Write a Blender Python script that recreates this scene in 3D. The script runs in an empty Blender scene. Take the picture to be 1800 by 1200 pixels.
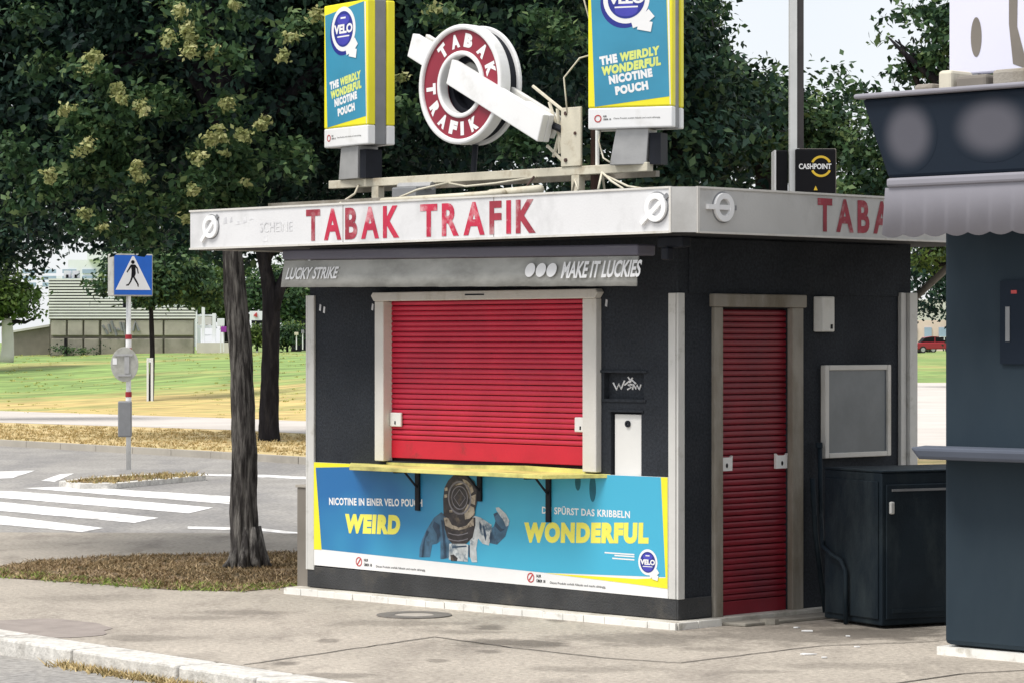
import bpy, bmesh, math, random
import numpy as np
from mathutils import Matrix, Vector, noise as mnoise

sc = bpy.context.scene
COL = sc.collection
# ------------------------------------------------------------------ camera
FOC, HC = 5200.0, 1.85
cam_d = bpy.data.cameras.new('camera'); cam = bpy.data.objects.new('camera', cam_d); COL.objects.link(cam)
cam.location = (0, 0, HC); cam.rotation_euler = (math.radians(90), 0, 0)
cam_d.sensor_width = 36; cam_d.lens = 36 * FOC / 1800; cam_d.clip_start = 0.1; cam_d.clip_end = 6000
sc.camera = cam
# ------------------------------------------------------------------ sky: Nishita behind a bright cloud layer
SUN_EL, SUN_AZ = math.radians(61), math.radians(243)      # azimuth clockwise from +Y
w = bpy.data.worlds.new('World'); sc.world = w; w.use_nodes = True
wn, wl = w.node_tree.nodes, w.node_tree.links
wn.clear()
sky = wn.new('ShaderNodeTexSky'); sky.sky_type = 'NISHITA'; sky.sun_disc = False
sky.sun_elevation = SUN_EL; sky.sun_rotation = SUN_AZ
b1 = wn.new('ShaderNodeBackground'); b1.inputs[1].default_value = 0.12
wl.new(sky.outputs[0], b1.inputs[0])
tc = wn.new('ShaderNodeTexCoord')
nz = wn.new('ShaderNodeTexNoise'); nz.inputs['Scale'].default_value = 2.2; nz.inputs['Detail'].default_value = 5
wl.new(tc.outputs['Generated'], nz.inputs['Vector'])
rp = wn.new('ShaderNodeValToRGB')
rp.color_ramp.elements[0].position = .3; rp.color_ramp.elements[0].color = (.8, .83, .88, 1)
rp.color_ramp.elements[1].position = .65; rp.color_ramp.elements[1].color = (1, 1, 1, 1)
wl.new(nz.outputs[0], rp.inputs[0])
b2 = wn.new('ShaderNodeBackground'); b2.inputs[1].default_value = .93
wl.new(rp.outputs[0], b2.inputs[0])
mx = wn.new('ShaderNodeMixShader'); mx.inputs[0].default_value = .82
wl.new(b1.outputs[0], mx.inputs[1]); wl.new(b2.outputs[0], mx.inputs[2])
wo = wn.new('ShaderNodeOutputWorld'); wl.new(mx.outputs[0], wo.inputs[0])
# ------------------------------------------------------------------ sun, softened by the clouds
sd = bpy.data.lights.new('sun', 'SUN'); sd.energy = 3.0; sd.angle = math.radians(24); sd.color = (1, .96, .9)
so = bpy.data.objects.new('sun', sd); COL.objects.link(so)
sv = Vector((math.sin(SUN_AZ) * math.cos(SUN_EL), math.cos(SUN_AZ) * math.cos(SUN_EL), math.sin(SUN_EL)))
so.rotation_euler = sv.to_track_quat('Z', 'Y').to_euler(); so.location = (0, 0, 40)
# ------------------------------------------------------------------ exposure
sc.view_settings.view_transform = 'Standard'; sc.view_settings.look = 'None'
sc.view_settings.gamma = 1; sc.view_settings.use_curve_mapping = False
sc.view_settings.exposure = 0.3
sc.render.film_transparent = False
try:
    sc.cycles.max_bounces = 6; sc.cycles.transparent_max_bounces = 4
except Exception: pass

# ================================================================== helpers
def lin(c):
    return c / 12.92 if c <= .04045 else ((c + .055) / 1.055) ** 2.4
def hx(s):
    return tuple(lin(int(s[i:i + 2], 16) / 255) for i in (0, 2, 4))

def mat(name, col, rough=.6, var=.12, scale=6, bump=0., bscale=40, metal=0., dirt=None, dscale=3, dlo=.5, dhi=.7,
        stretch=(1, 1, 1), spec=.4, tone=None, streak=None, trans=None, speck=None):
    """one procedural material: noise-varied colour, optional dirt, fine relief"""
    m = bpy.data.materials.new(name); m.use_nodes = True
    n, l = m.node_tree.nodes, m.node_tree.links
    bs = n['Principled BSDF']
    bs.inputs['Roughness'].default_value = rough; bs.inputs['Metallic'].default_value = metal
    bs.inputs['Specular IOR Level'].default_value = spec
    t = n.new('ShaderNodeTexCoord'); mp = n.new('ShaderNodeMapping'); mp.inputs['Scale'].default_value = stretch
    l.new(t.outputs['Object'], mp.inputs[0])
    a = n.new('ShaderNodeTexNoise'); a.inputs['Scale'].default_value = scale; a.inputs['Detail'].default_value = 6
    l.new(mp.outputs[0], a.inputs['Vector'])
    r = n.new('ShaderNodeValToRGB')
    r.color_ramp.elements[0].position = .28; r.color_ramp.elements[1].position = .72
    r.color_ramp.elements[0].color = tuple(max(0, c * (1 - var)) for c in col) + (1,)
    r.color_ramp.elements[1].color = tuple(min(1, c * (1 + var)) for c in col) + (1,)
    l.new(a.outputs[0], r.inputs[0])
    out = r.outputs[0]
    if tone:                                   # light and dark leaf colours stored per leaf
        at = n.new('ShaderNodeAttribute'); at.attribute_name = 'tone'
        r2 = n.new('ShaderNodeValToRGB')
        r2.color_ramp.elements[0].color = tuple(tone[0]) + (1,); r2.color_ramp.elements[1].color = tuple(tone[-1]) + (1,)
        for k, c in enumerate(tone[1:-1]):
            e = r2.color_ramp.elements.new((k + 1) / (len(tone) - 1)); e.color = tuple(c) + (1,)
        l.new(at.outputs['Fac'], r2.inputs[0]); out = r2.outputs[0]
    if dirt:
        d = n.new('ShaderNodeTexNoise'); d.inputs['Scale'].default_value = dscale; d.inputs['Detail'].default_value = 8
        d.inputs['Roughness'].default_value = .65
        mp2 = n.new('ShaderNodeMapping'); mp2.inputs['Scale'].default_value = streak or stretch; mp2.inputs['Location'].default_value = (3.1, 7.7, 1.3)
        l.new(t.outputs['Object'], mp2.inputs[0]); l.new(mp2.outputs[0], d.inputs['Vector'])
        dr = n.new('ShaderNodeMapRange'); dr.inputs[1].default_value = dlo; dr.inputs[2].default_value = dhi
        l.new(d.outputs[0], dr.inputs[0])
        mm = n.new('ShaderNodeMix'); mm.data_type = 'RGBA'
        l.new(dr.outputs[0], mm.inputs[0]); l.new(out, mm.inputs[6]); mm.inputs[7].default_value = tuple(dirt) + (1,)
        out = mm.outputs[2]
    if speck:
        sp_n = n.new('ShaderNodeTexNoise'); sp_n.inputs['Scale'].default_value = speck[0]; sp_n.inputs['Detail'].default_value = 3
        l.new(mp.outputs[0], sp_n.inputs['Vector'])
        sr = n.new('ShaderNodeMapRange'); sr.inputs[1].default_value = .3; sr.inputs[2].default_value = .7; sr.inputs[3].default_value = 1 - speck[1]; sr.inputs[4].default_value = 1 + speck[1]
        l.new(sp_n.outputs[0], sr.inputs[0])
        sm = n.new('ShaderNodeMix'); sm.data_type = 'RGBA'; sm.blend_type = 'MULTIPLY'; sm.inputs[0].default_value = 1
        l.new(out, sm.inputs[6]); l.new(sr.outputs[0], sm.inputs[7]); out = sm.outputs[2]
    l.new(out, bs.inputs['Base Color'])
    if bump:
        b = n.new('ShaderNodeTexNoise'); b.inputs['Scale'].default_value = bscale; b.inputs['Detail'].default_value = 6
        l.new(mp.outputs[0], b.inputs['Vector'])
        bp = n.new('ShaderNodeBump'); bp.inputs['Strength'].default_value = bump; bp.inputs['Distance'].default_value = .02
        l.new(b.outputs[0], bp.inputs['Height']); l.new(bp.outputs[0], bs.inputs['Normal'])
    if trans:
        tr = n.new('ShaderNodeBsdfTranslucent'); l.new(out, tr.inputs[0])
        ms = n.new('ShaderNodeMixShader'); ms.inputs[0].default_value = trans
        l.new(bs.outputs[0], ms.inputs[1]); l.new(tr.outputs[0], ms.inputs[2])
        l.new(ms.outputs[0], n['Material Output'].inputs[0])
    return m

ORG = {}
def tag(o, label=None, cat=None, group=None, kind=None):
    if label: o['label'] = label
    if cat: o['category'] = cat
    if group: o['group'] = group
    if kind: o['kind'] = kind
    return o
AN = math.radians(44.5)
KU = (math.sin(AN), -math.cos(AN)); KV = (math.cos(AN), math.sin(AN)); KC = (1.074, 19.13)
MK = Matrix.Translation((KC[0], KC[1], 0)) @ Matrix.Rotation(AN - math.pi / 2, 4, 'Z')   # kiosk frame: x along the shop front, y into the depth
MI = Matrix.Identity(4)
def thing(name, label, cat, frame=MI, org=(0, 0, 0), rot=0, local=False, group=None, kind=None):
    o = bpy.data.objects.new(name, None); COL.objects.link(o); o.empty_display_size = .2
    o.matrix_world = frame @ Matrix.Translation(org) @ Matrix.Rotation(rot, 4, 'Z')
    ORG[o.name] = (0, 0, 0) if local else tuple(org)
    return tag(o, label, cat, group, kind)

def Fk(px, py, off=0.):
    """point on the plane `off` metres in front of the shop front -> x, z in kiosk frame"""
    k = (px - 900) / FOC; bx = KC[0] - off * KV[0]; by = KC[1] - off * KV[1]
    x = (k * by - bx) / (KU[0] - k * KU[1]); d = by + x * KU[1]
    return x, HC - (py - 600) / FOC * d
def Rk(px, py, off=0.):
    k = (px - 900) / FOC; bx = KC[0] + off * KU[0]; by = KC[1] + off * KU[1]
    y = (k * by - bx) / (KV[0] - k * KV[1]); d = by + y * KV[1]
    return y, HC - (py - 600) / FOC * d
def P(px, py, d): return ((px - 900) / FOC * d, d, HC - (py - 600) / FOC * d)
def G(px, py, z=0.):
    d = (HC - z) * FOC / (py - 600); return ((px - 900) / FOC * d, d)

class MB:
    def __init__(s): s.v, s.f = [], []
    def box(s, x0, x1, y0, y1, z0, z1):
        n = len(s.v)
        s.v += [(x0, y0, z0), (x1, y0, z0), (x1, y1, z0), (x0, y1, z0), (x0, y0, z1), (x1, y0, z1), (x1, y1, z1), (x0, y1, z1)]
        s.f += [tuple(n + i for i in q) for q in ((0, 3, 2, 1), (4, 5, 6, 7), (0, 1, 5, 4), (1, 2, 6, 5), (2, 3, 7, 6), (3, 0, 4, 7))]
        return s
    def hexa(s, p):                           # eight corners: bottom ring then top ring
        n = len(s.v); s.v += [tuple(q) for q in p]
        s.f += [tuple(n + i for i in q) for q in ((0, 3, 2, 1), (4, 5, 6, 7), (0, 1, 5, 4), (1, 2, 6, 5), (2, 3, 7, 6), (3, 0, 4, 7))]
        return s
    def prism(s, pts, fn, t0, t1):            # polygon pts (a,b) swept from t0 to t1, fn(a,b,t) -> xyz
        n = len(s.v); k = len(pts)
        s.v += [fn(a, b, t0) for a, b in pts] + [fn(a, b, t1) for a, b in pts]
        s.f += [tuple(n + i for i in range(k))[::-1], tuple(n + k + i for i in range(k))]
        s.f += [(n + i, n + (i + 1) % k, n + k + (i + 1) % k, n + k + i) for i in range(k)]
        return s
    def sheet(s, pts, fn=None):
        n = len(s.v); s.v += [fn(*p) if fn else tuple(p) for p in pts]; s.f.append(tuple(range(n, n + len(pts)))); return s
    def ringp(s, cx, cy, r0, r1, fn, t0, t1, seg=48, a0=0, a1=2 * math.pi):
        n = len(s.v); full = abs(a1 - a0 - 2 * math.pi) < 1e-6; m = seg if full else seg + 1
        for i in range(m):
            a = a0 + (a1 - a0) * i / seg; c, q = math.cos(a), math.sin(a)
            s.v += [fn(cx + r0 * c, cy + r0 * q, t0), fn(cx + r1 * c, cy + r1 * q, t0), fn(cx + r1 * c, cy + r1 * q, t1), fn(cx + r0 * c, cy + r0 * q, t1)]
        for i in range(seg):
            p, q = n + 4 * i, n + 4 * ((i + 1) % m)
            for j in range(4): s.f.append((p + j, p + (j + 1) % 4, q + (j + 1) % 4, q + j))
        return s
    def disc(s, cx, cy, r, fn, t, seg=32, ry=None):
        return s.sheet([(cx + r * math.cos(2 * math.pi * i / seg), cy + (ry or r) * math.sin(2 * math.pi * i / seg), t) for i in range(seg)], fn)
    def tube(s, pts, rad, seg=10, noise=0, rng=None):
        n0 = len(s.v); pts = [Vector(p) for p in pts]; N = len(pts)
        if not hasattr(rad, '__len__'): rad = [rad] * N
        up = Vector((0, 0, 1)); prev = None
        for i, p in enumerate(pts):
            t = (pts[min(i + 1, N - 1)] - pts[max(i - 1, 0)]).normalized()
            a = (prev if prev is not None else (Vector((1, 0, 0)) if abs(t.x) < .9 else Vector((0, 1, 0))))
            a = (a - t * a.dot(t)).normalized(); b = t.cross(a); prev = a
            for j in range(seg):
                an = 2 * math.pi * j / seg; r = rad[i]
                if noise:
                    q = Vector((math.cos(an), math.sin(an), 0)); r *= 1 + noise * (2.2 * mnoise.noise(q * 1.6 + Vector((0, 0, p.z * 1.1))) + 2.6 * (abs(mnoise.noise(q * 5.5 + Vector((7, 3, p.z * 2.2)))) - .2) + rng.uniform(-.25, .25))
                s.v.append(tuple(p + a * (r * math.cos(an)) + b * (r * math.sin(an))))
        for i in range(N - 1):
            for j in range(seg):
                s.f.append((n0 + i * seg + j, n0 + i * seg + (j + 1) % seg, n0 + (i + 1) * seg + (j + 1) % seg, n0 + (i + 1) * seg + j))
        s.f.append(tuple(n0 + j for j in range(seg))[::-1]); s.f.append(tuple(n0 + (N - 1) * seg + j for j in range(seg)))
        return s
    def text(s, body, x0, y0, wd, ht, fn, t, bold=.0, shear=0., rot=0., sp=1.):
        """flat lettering whose ink box is x0..x0+wd, y0..y0+ht, turned by rot about its lower left"""
        vs, fs = glyphs(body, bold, shear, sp)
        xs = [q[0] for q in vs]; ys = [q[1] for q in vs]
        ax, bx, ay, by = min(xs), max(xs), min(ys), max(ys)
        n = len(s.v); c, q = math.cos(rot), math.sin(rot)
        for a, b in vs:
            a = (a - ax) / (bx - ax) * wd; b = (b - ay) / (by - ay) * ht
            s.v.append(fn(x0 + a * c - b * q, y0 + a * q + b * c, t))
        s.f += [tuple(n + i for i in f) for f in fs]
        return s
    def build(s, name, m, parent=None, label=None, cat=None, smooth=False, bevel=0, kind=None, group=None, fix=False):
        o0 = ORG.get(parent.name, (0, 0, 0)) if parent else (0, 0, 0)
        me = bpy.data.meshes.new(name)
        me.from_pydata([(a - o0[0], b - o0[1], c - o0[2]) for a, b, c in s.v], [], s.f)
        me.materials.append(m)
        if fix:
            bm = bmesh.new(); bm.from_mesh(me); bmesh.ops.recalc_face_normals(bm, faces=bm.faces); bm.to_mesh(me); bm.free()
        if smooth: me.shade_smooth()
        o = bpy.data.objects.new(name, me); COL.objects.link(o)
        if parent: o.parent = parent
        ORG[o.name] = o0
        if bevel:
            bv = o.modifiers.new('bevel', 'BEVEL'); bv.width = bevel; bv.segments = 2; bv.limit_method = 'ANGLE'; bv.angle_limit = math.radians(50)
        if smooth and bevel == 0 and smooth != 'all':
            pass
        return tag(o, label, cat, group, kind)

_g = {}
def glyphs(body, bold, shear, sp=1.):
    k = (body, bold, shear, sp)
    if k not in _g:
        c = bpy.data.curves.new('lettering', 'FONT'); c.body = body; c.offset = bold; c.shear = shear; c.space_character = sp; c.resolution_u = 4
        c.fill_mode = 'BOTH'
        o = bpy.data.objects.new('lettering', c); COL.objects.link(o)
        dg = bpy.context.evaluated_depsgraph_get(); me = bpy.data.meshes.new_from_object(o.evaluated_get(dg))
        _g[k] = ([(v.co.x, v.co.y) for v in me.vertices], [tuple(p.vertices) for p in me.polygons])
        bpy.data.objects.remove(o); bpy.data.curves.remove(c); bpy.data.meshes.remove(me)
    return _g[k]

def front(y):                                  # (a,b,t) -> kiosk frame, print t metres proud of plane y
    return lambda a, b, t=0: (a, y - t, b)
def side(x): return lambda a, b, t=0: (x + t, a, b)

def copies(o, parent, n, dz, dx=0):
    rj = random.Random(n)
    for k in range(1, n):
        c = o.copy(); COL.objects.link(c); c.parent = parent; c.location = (o.location.x + dx * k, o.location.y, o.location.z + dz * k + rj.uniform(-.0012, .0012)); c.scale = (1, 1, 1)

# ================================================================== materials
M = {}
M['asphalt'] = mat('asphalt road', (.32, .305, .285), .9, .16, .5, .35, 60, dirt=(.2, .195, .195), dscale=.6, dlo=.42, dhi=.72, streak=(1.4, .4, 1), speck=(22, .25), spec=.2)
M['pave'] = mat('mastic asphalt pavement', (.415, .372, .318), .9, .12, 1.1, .5, 55, dirt=(.25, .22, .19), dscale=2.2, dlo=.5, dhi=.74, streak=(1, .4, 1), spec=.2, speck=(26, .22))
M['patch'] = mat('damp asphalt repair', (.17, .155, .14), .45, .2, 5, .2, 40)
M['patch2'] = mat('worn asphalt repair', (.3, .26, .235), .8, .15, 5, .2, 40)
M['joint'] = mat('bitumen joint', (.05, .045, .04), .8, .3, 20)
M['granite'] = mat('kerb granite', (.6, .58, .54), .8, .14, 14, .3, 60, dirt=(.26, .24, .21), dscale=4, dlo=.5, dhi=.75, speck=(30, .15))
M['marking'] = mat('road paint', (.86, .85, .84), .7, .06, 3, .1, 50, dirt=(.38, .365, .34), dscale=4.5, dlo=.46, dhi=.68, speck=(9, .12))
M['path'] = mat('light gravel path', (.54, .5, .46), .9, .1, .6, .2, 20, dirt=(.42, .38, .34), dscale=.25, dlo=.5, dhi=.8, streak=(.3, 1.4, 1))
M['lawn'] = mat('patchy lawn', (.19, .28, .08), .95, .38, 1.6, .6, 14, dirt=(.5, .38, .15), dscale=.35, dlo=.44, dhi=.66, streak=(.22, 1, 1), stretch=(.35, 1, 1), speck=(2.2, .3))
M['dry'] = mat('dry verge', (.58, .45, .23), .95, .25, 2.4, .6, 30, dirt=(.36, .32, .12), dscale=.8, dlo=.5, dhi=.68, streak=(.5, 1, 1))
M['soil'] = mat('leaf-strewn soil', (.25, .175, .105), .95, .4, 9, .7, 60, dirt=(.1, .09, .05), dscale=2.2, dlo=.5, dhi=.62)
M['drygrass'] = mat('dry grass blades', (.5, .4, .2), .9, tone=[(.16, .15, .05), (.42, .31, .14), (.72, .58, .32)])
M['brownlitter'] = mat('dry leaf litter', (.3, .2, .1), .9, tone=[(.07, .06, .03), (.24, .165, .08), (.52, .39, .23)])
M['greengrass'] = mat('green grass blades', (.2, .3, .05), .9, tone=[(.1, .18, .02), (.24, .33, .06), (.45, .43, .13)])
M['wall'] = mat('anthracite plaster', (.03, .034, .041), .85, .22, 2, .25, 120, dirt=(.038, .041, .046), dscale=1.6, dlo=.5, dhi=.85, spec=.12, speck=(60, .25))
M['base'] = mat('anthracite base plaster', (.055, .056, .058), .9, .25, 3, .35, 70, dirt=(.12, .11, .095), dscale=3.5, dlo=.54, dhi=.85, spec=.12)
M['fascia'] = mat('off-white painted sheet', (.68, .68, .69), .55, .06, 1.5, .06, 60, dirt=(.42, .42, .42), dscale=2.4, dlo=.48, dhi=.85, streak=(1, 1, .7))
M['fasciag'] = mat('grimy shaded off-white sheet', (.52, .515, .5), .55, .08, 3, .06, 60, dirt=(.36, .35, .33), dscale=3, dlo=.5, dhi=.85, streak=(1, 1, .7))  # grime, and the shade of the side fascia worked into a greyer base
M['soffit'] = mat('soffit', (.03, .03, .036), .8, .15, 4)
M['roof'] = mat('roofing felt', (.16, .16, .15), .9, .2, 4, .3, 40)
M['white'] = mat('white enamel', (.78, .775, .75), .45, .05, 4, .04, 60, dirt=(.5, .48, .42), dscale=5, dlo=.6, dhi=.85)
M['frame'] = mat('weathered white frame', (.64, .62, .58), .6, .06, 5, .12, 60, dirt=(.42, .38, .3), dscale=5, dlo=.55, dhi=.8, streak=(1, 1, .35))
M['frame2'] = mat('dirty shaded timber frame', (.3, .275, .235), .75, .12, 5, .25, 50, dirt=(.13, .1, .06), dscale=3.2, dlo=.42, dhi=.72, streak=(1, 1, .28))  # dirt, plus a base colour darkened for the shaded door side
M['trim'] = mat('corner trim', (.6, .595, .57), .5, .06, 5, .05, 60, dirt=(.34, .33, .28), dscale=7, dlo=.56, dhi=.8)
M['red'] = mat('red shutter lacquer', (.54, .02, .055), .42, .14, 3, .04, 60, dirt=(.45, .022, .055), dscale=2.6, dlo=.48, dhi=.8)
M['redd'] = mat('shaded red shutter lacquer', (.22, .012, .024), .45, .18, 3, .04, 60, dirt=(.17, .016, .03), dscale=3, dlo=.5, dhi=.75)  # same red lacquer, with the door side's shade put into the colour
M['slatgap'] = mat('shutter backing', (.03, .003, .006), .7, .1, 4)
M['redbar'] = mat('red end bar', (.55, .013, .035), .4, .08, 4, .04, 60, dirt=(.25, .03, .03), dscale=6, dlo=.62, dhi=.8)
M['letter'] = mat('faded red lettering', (.48, .022, .06), .6, .25, 9, dirt=(.72, .5, .52), dscale=7, dlo=.54, dhi=.74)
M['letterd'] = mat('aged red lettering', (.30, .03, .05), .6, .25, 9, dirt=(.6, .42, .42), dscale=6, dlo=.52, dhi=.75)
M['ghost'] = mat('ghost of old lettering', (.55, .55, .57), .6, .1, 9, dirt=(.74, .74, .75), dscale=12, dlo=.42, dhi=.6)
M['ink'] = mat('black ink', (.008, .008, .01), .7, .1, spec=.15)
M['metal'] = mat('galvanised steel', (.42, .42, .42), .5, .1, 10, .05, 80, .35)
M['greymetal'] = mat('grey aluminium band', (.23, .235, .245), .5, .1, 8, .05, 60, .2)
M['darkmetal'] = mat('dark metal', (.012, .014, .02), .6, .2, 10, spec=.2)
M['casset'] = mat('awning cassette', (.12, .115, .15), .45, .1, 2, dirt=(.2, .2, .22), dscale=3, dlo=.55, dhi=.8, streak=(.3, 1, 3))
M['canvas'] = mat('grey awning canvas', (.42, .42, .395), .8, .1, 3, .15, 30, dirt=(.2, .2, .185), dscale=3.2, dlo=.42, dhi=.75, streak=(.7, 1, 1.4))
M['cream'] = mat('cream painted steel', (.6, .56, .45), .6, .1, 6, .1, 60, dirt=(.33, .26, .17), dscale=6, dlo=.52, dhi=.75)
M['rust'] = mat('rusty brown pipe', (.06, .03, .025), .6, .3, 8)
M['yellow'] = mat('yellow print', (.86, .78, .03), .5, .05, 4)
M['ledge'] = mat('worn yellow counter', (.66, .62, .2), .6, .14, 4, .15, 40, dirt=(.25, .23, .08), dscale=4, dlo=.48, dhi=.72, streak=(.6, 2, 1))
M['blue'] = mat('sky blue print', (.05, .33, .52), .45, .06, 2)
M['pblue'] = mat('poster blue print', (.045, .27, .42), .45, .12, 3)
M['navy'] = mat('navy badge print', (.02, .03, .25), .45, .1, 6)
M['violet'] = mat('indigo badge print', (.06, .06, .42), .45, .15, 4)
M['print'] = mat('white print', (.82, .82, .82), .5, .03, 4)
M['ylet'] = mat('yellow lettering', (.83, .78, .12), .5, .06, 5)
M['ylet2'] = mat('pale yellow lettering', (.68, .75, .2), .5, .12, 9)
M['redink'] = mat('red pictogram ink', (.5, .06, .06), .5, .1)
M['brass'] = mat('helmet print dark', (.035, .03, .032), .5, .5, 18, dirt=(.14, .11, .08), dscale=14, dlo=.55, dhi=.7)
M['brassl'] = mat('helmet print light', (.42, .36, .28), .5, .35, 16, dirt=(.12, .09, .06), dscale=18, dlo=.5, dhi=.62)
M['suit'] = mat('suit print blue grey', (.055, .13, .21), .5, .4, 14, dirt=(.03, .06, .1), dscale=12, dlo=.52, dhi=.66)
M['suitd'] = mat('suit fold print', (.025, .055, .1), .5, .4, 14)
M['suitl'] = mat('suit print pale', (.5, .53, .54), .5, .3, 16, dirt=(.1, .15, .2), dscale=14, dlo=.52, dhi=.66)
M['signred'] = mat('ring sign red', (.26, .02, .04), .4, .1, 5)
M['acryl'] = mat('white acrylic', (.8, .8, .8), .35, .03, 3, dirt=(.62, .61, .58), dscale=5, dlo=.55, dhi=.85)
M['acrylb'] = mat('aged white acrylic', (.7, .69, .65), .4, .06, 3, dirt=(.45, .43, .38), dscale=5, dlo=.5, dhi=.85)
M['silver'] = mat('brushed aluminium', (.6, .6, .58), .35, .06, 6, metal=.3)
M['glass'] = mat('dull notice glass', (.1, .12, .14), .3, .1, 2, dirt=(.15, .17, .19), dscale=1.5, spec=.6)
M['cab'] = mat('blue-black cabinet', (.013, .021, .029), .65, .35, 2, .1, 60, dirt=(.042, .055, .06), dscale=3.4, dlo=.48, dhi=.78, spec=.15, streak=(1, 1, .4))
M['nk'] = mat('slate blue paint', (.022, .036, .05), .7, .2, .8, spec=.15, dirt=(.034, .05, .064), dscale=1.2, dlo=.4, dhi=.8, streak=(1, 1, .4))
M['nkd'] = mat('dark navy fascia', (.011, .018, .03), .7, .15, 1, spec=.15)
M['nkl'] = mat('pale lilac grey trim', (.25, .245, .28), .7, .08, 2, dirt=(.22, .22, .25), dscale=1.2)
M['nks'] = mat('blue-grey shelf', (.085, .1, .135), .7, .1, 2)
M['tile'] = mat('white glazed tile', (.8, .79, .75), .35, .07, 9, dirt=(.4, .37, .3), dscale=7, dlo=.55, dhi=.75)
M['slab'] = mat('pale screed', (.6, .57, .51), .8, .12, 6, .2, 40, dirt=(.3, .27, .22), dscale=5, dlo=.48, dhi=.72)
M['cover'] = mat('iron cover', (.17, .155, .14), .7, .2, 10, .2, 60)
M['coverc'] = mat('cover infill', (.42, .38, .34), .8, .15, 10, .2, 60)
M['bark'] = mat('tree bark', (.06, .055, .053), .95, .65, 14, 1.0, 30, dirt=(.27, .255, .235), dscale=8, dlo=.46, dhi=.66, stretch=(2.6, 2.6, .35), streak=(3.4, 3.4, .42), spec=.1)
M['barkd'] = mat('dark tree bark', (.016, .015, .018), .95, .35, 7, 1.0, 14, spec=.1, dirt=(.04, .037, .038), dscale=5, stretch=(2, 2, .4))
M['leafd'] = mat('dark foliage', (.05, .08, .03), .6, spec=.18, tone=[(.004, .014, .013), (.011, .032, .023), (.026, .062, .034), (.08, .125, .055)], trans=.1)
M['leafm'] = mat('mid green foliage', (.06, .1, .03), .6, spec=.2, tone=[(.008, .024, .016), (.024, .058, .026), (.055, .11, .04), (.16, .22, .085)], trans=.18)
M['leafl'] = mat('light green foliage', (.1, .16, .04), .6, spec=.3, tone=[(.02, .04, .014), (.06, .11, .025), (.13, .2, .045), (.27, .33, .1)], trans=.25)
M['bract'] = mat('pale fruit bracts', (.4, .4, .2), .7, tone=[(.16, .2, .07), (.36, .38, .15), (.6, .58, .3)], trans=.3)
M['concrete'] = mat('panel concrete', (.4, .37, .32), .85, .1, 2, .1, 10, dirt=(.26, .24, .21), dscale=1.2, dlo=.5, dhi=.8)
M['concl'] = mat('darker panel concrete', (.3, .275, .235), .85, .15, 2, .1, 10, dirt=(.16, .155, .12), dscale=1.6, dlo=.45, dhi=.75)  # darker tone for the lower row of panels
M['concd'] = mat('dark concrete rib', (.2, .18, .155), .85, .15, 3)
M['concw'] = mat('pale concrete', (.6, .58, .55), .85, .08, 2)
M['louv'] = mat('white louvre', (.75, .75, .73), .5, .06, 2)
M['dark'] = mat('dark void', (.01, .012, .015), .9, .1, spec=.1)
M['bwhite'] = mat('white render', (.8, .82, .86), .7, .05, .3)
M['bglass'] = mat('pale blue glazing', (.35, .45, .6), .2, .15, .5)
M['signblue'] = mat('traffic sign blue', (.008, .12, .55), .4, .06, 5)
M['signback'] = mat('grey sign back', (.42, .42, .38), .55, .12, 8, dirt=(.28, .27, .24), dscale=10, dlo=.5, dhi=.8)
M['polered'] = mat('pole band red', (.35, .02, .03), .5, .1)
M['pole'] = mat('light grey pole', (.72, .73, .72), .5, .08, 6)
M['poled'] = mat('shaded pole flank', (.05, .045, .045), .6, .2, 4)
M['carred'] = mat('red car paint', (.3, .01, .02), .3, .05, spec=.6)
M['carwhite'] = mat('white car paint', (.75, .75, .76), .3, .05, spec=.6)
M['tyre'] = mat('tyre rubber', (.02, .02, .02), .8)
M['purple'] = mat('purple sign', (.3, .04, .35), .5)
M['orange'] = mat('yellow emblem', (.75, .5, .04), .5)
M['stone'] = mat('stone threshold', (.3, .28, .24), .8, .2, 8, .3, 50)

# ================================================================== ground
g = MB().sheet([(-1500, -200, -.1), (1500, -200, -.1), (1500, 3500, -.1), (-1500, 3500, -.1)])
g.build('road', M['asphalt'], kind='structure')

def lerp(a, b, t): return a + (b - a) * t
def sstep(t): t = max(0., min(1., t)); return t * t * (3 - 2 * t)
def path_far(x):                              # far edge of the path
    pts = [(-200, 130), (-40, 94), (-13.6, 78.9), (-6.7, 71.3), (-4.7, 68.7), (3, 82), (10, 110), (18, 133), (60, 140), (300, 150)]
    for (x0, y0), (x1, y1) in zip(pts, pts[1:]):
        if x <= x1: return lerp(y0, y1, (x - x0) / (x1 - x0))
    return pts[-1][1]
def path_near(x):
    pts = [(-200, 215), (-40, 92), (-11.7, 67.7), (-5.85, 62), (-4.05, 59.4), (6.3, 46.9), (6.9, 46.5), (30, 34), (300, 30)]
    for (x0, y0), (x1, y1) in zip(pts, pts[1:]):
        if x <= x1: return lerp(y0, y1, (x - x0) / (x1 - x0))
    return pts[-1][1]
def lawn_z(x, y):
    e = path_far(x); right = sstep((x - 2) / 12.)
    h = lerp(1.42, .82, right); L = lerp(34, 34, right)
    return -.012 + h * sstep(((y - e) / L) * .5 + .0) * 2 if False else -.012 + h * (lambda t: (t * t * (3 - 2 * t)) ** .9)(max(0., min(1., (y - e) / L)))
tv, tf = [], []
xs = [-400, -250, -150, -100, -70] + [-50 + i * 1.5 for i in range(68)] + [60, 90, 150, 250, 400]
ys = [52 + i * 1.5 for i in range(90)] + [190, 200, 220, 260, 320, 450, 700, 1100]
for y in ys:
    for x in xs:
        z = lawn_z(x, y) + .04 * math.sin(x * .7 + y * .3) * math.sin(y * .21) * sstep((y - path_far(x)) / 6)
        tv.append((x, max(y, 0), z))
W_ = len(xs)
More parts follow.
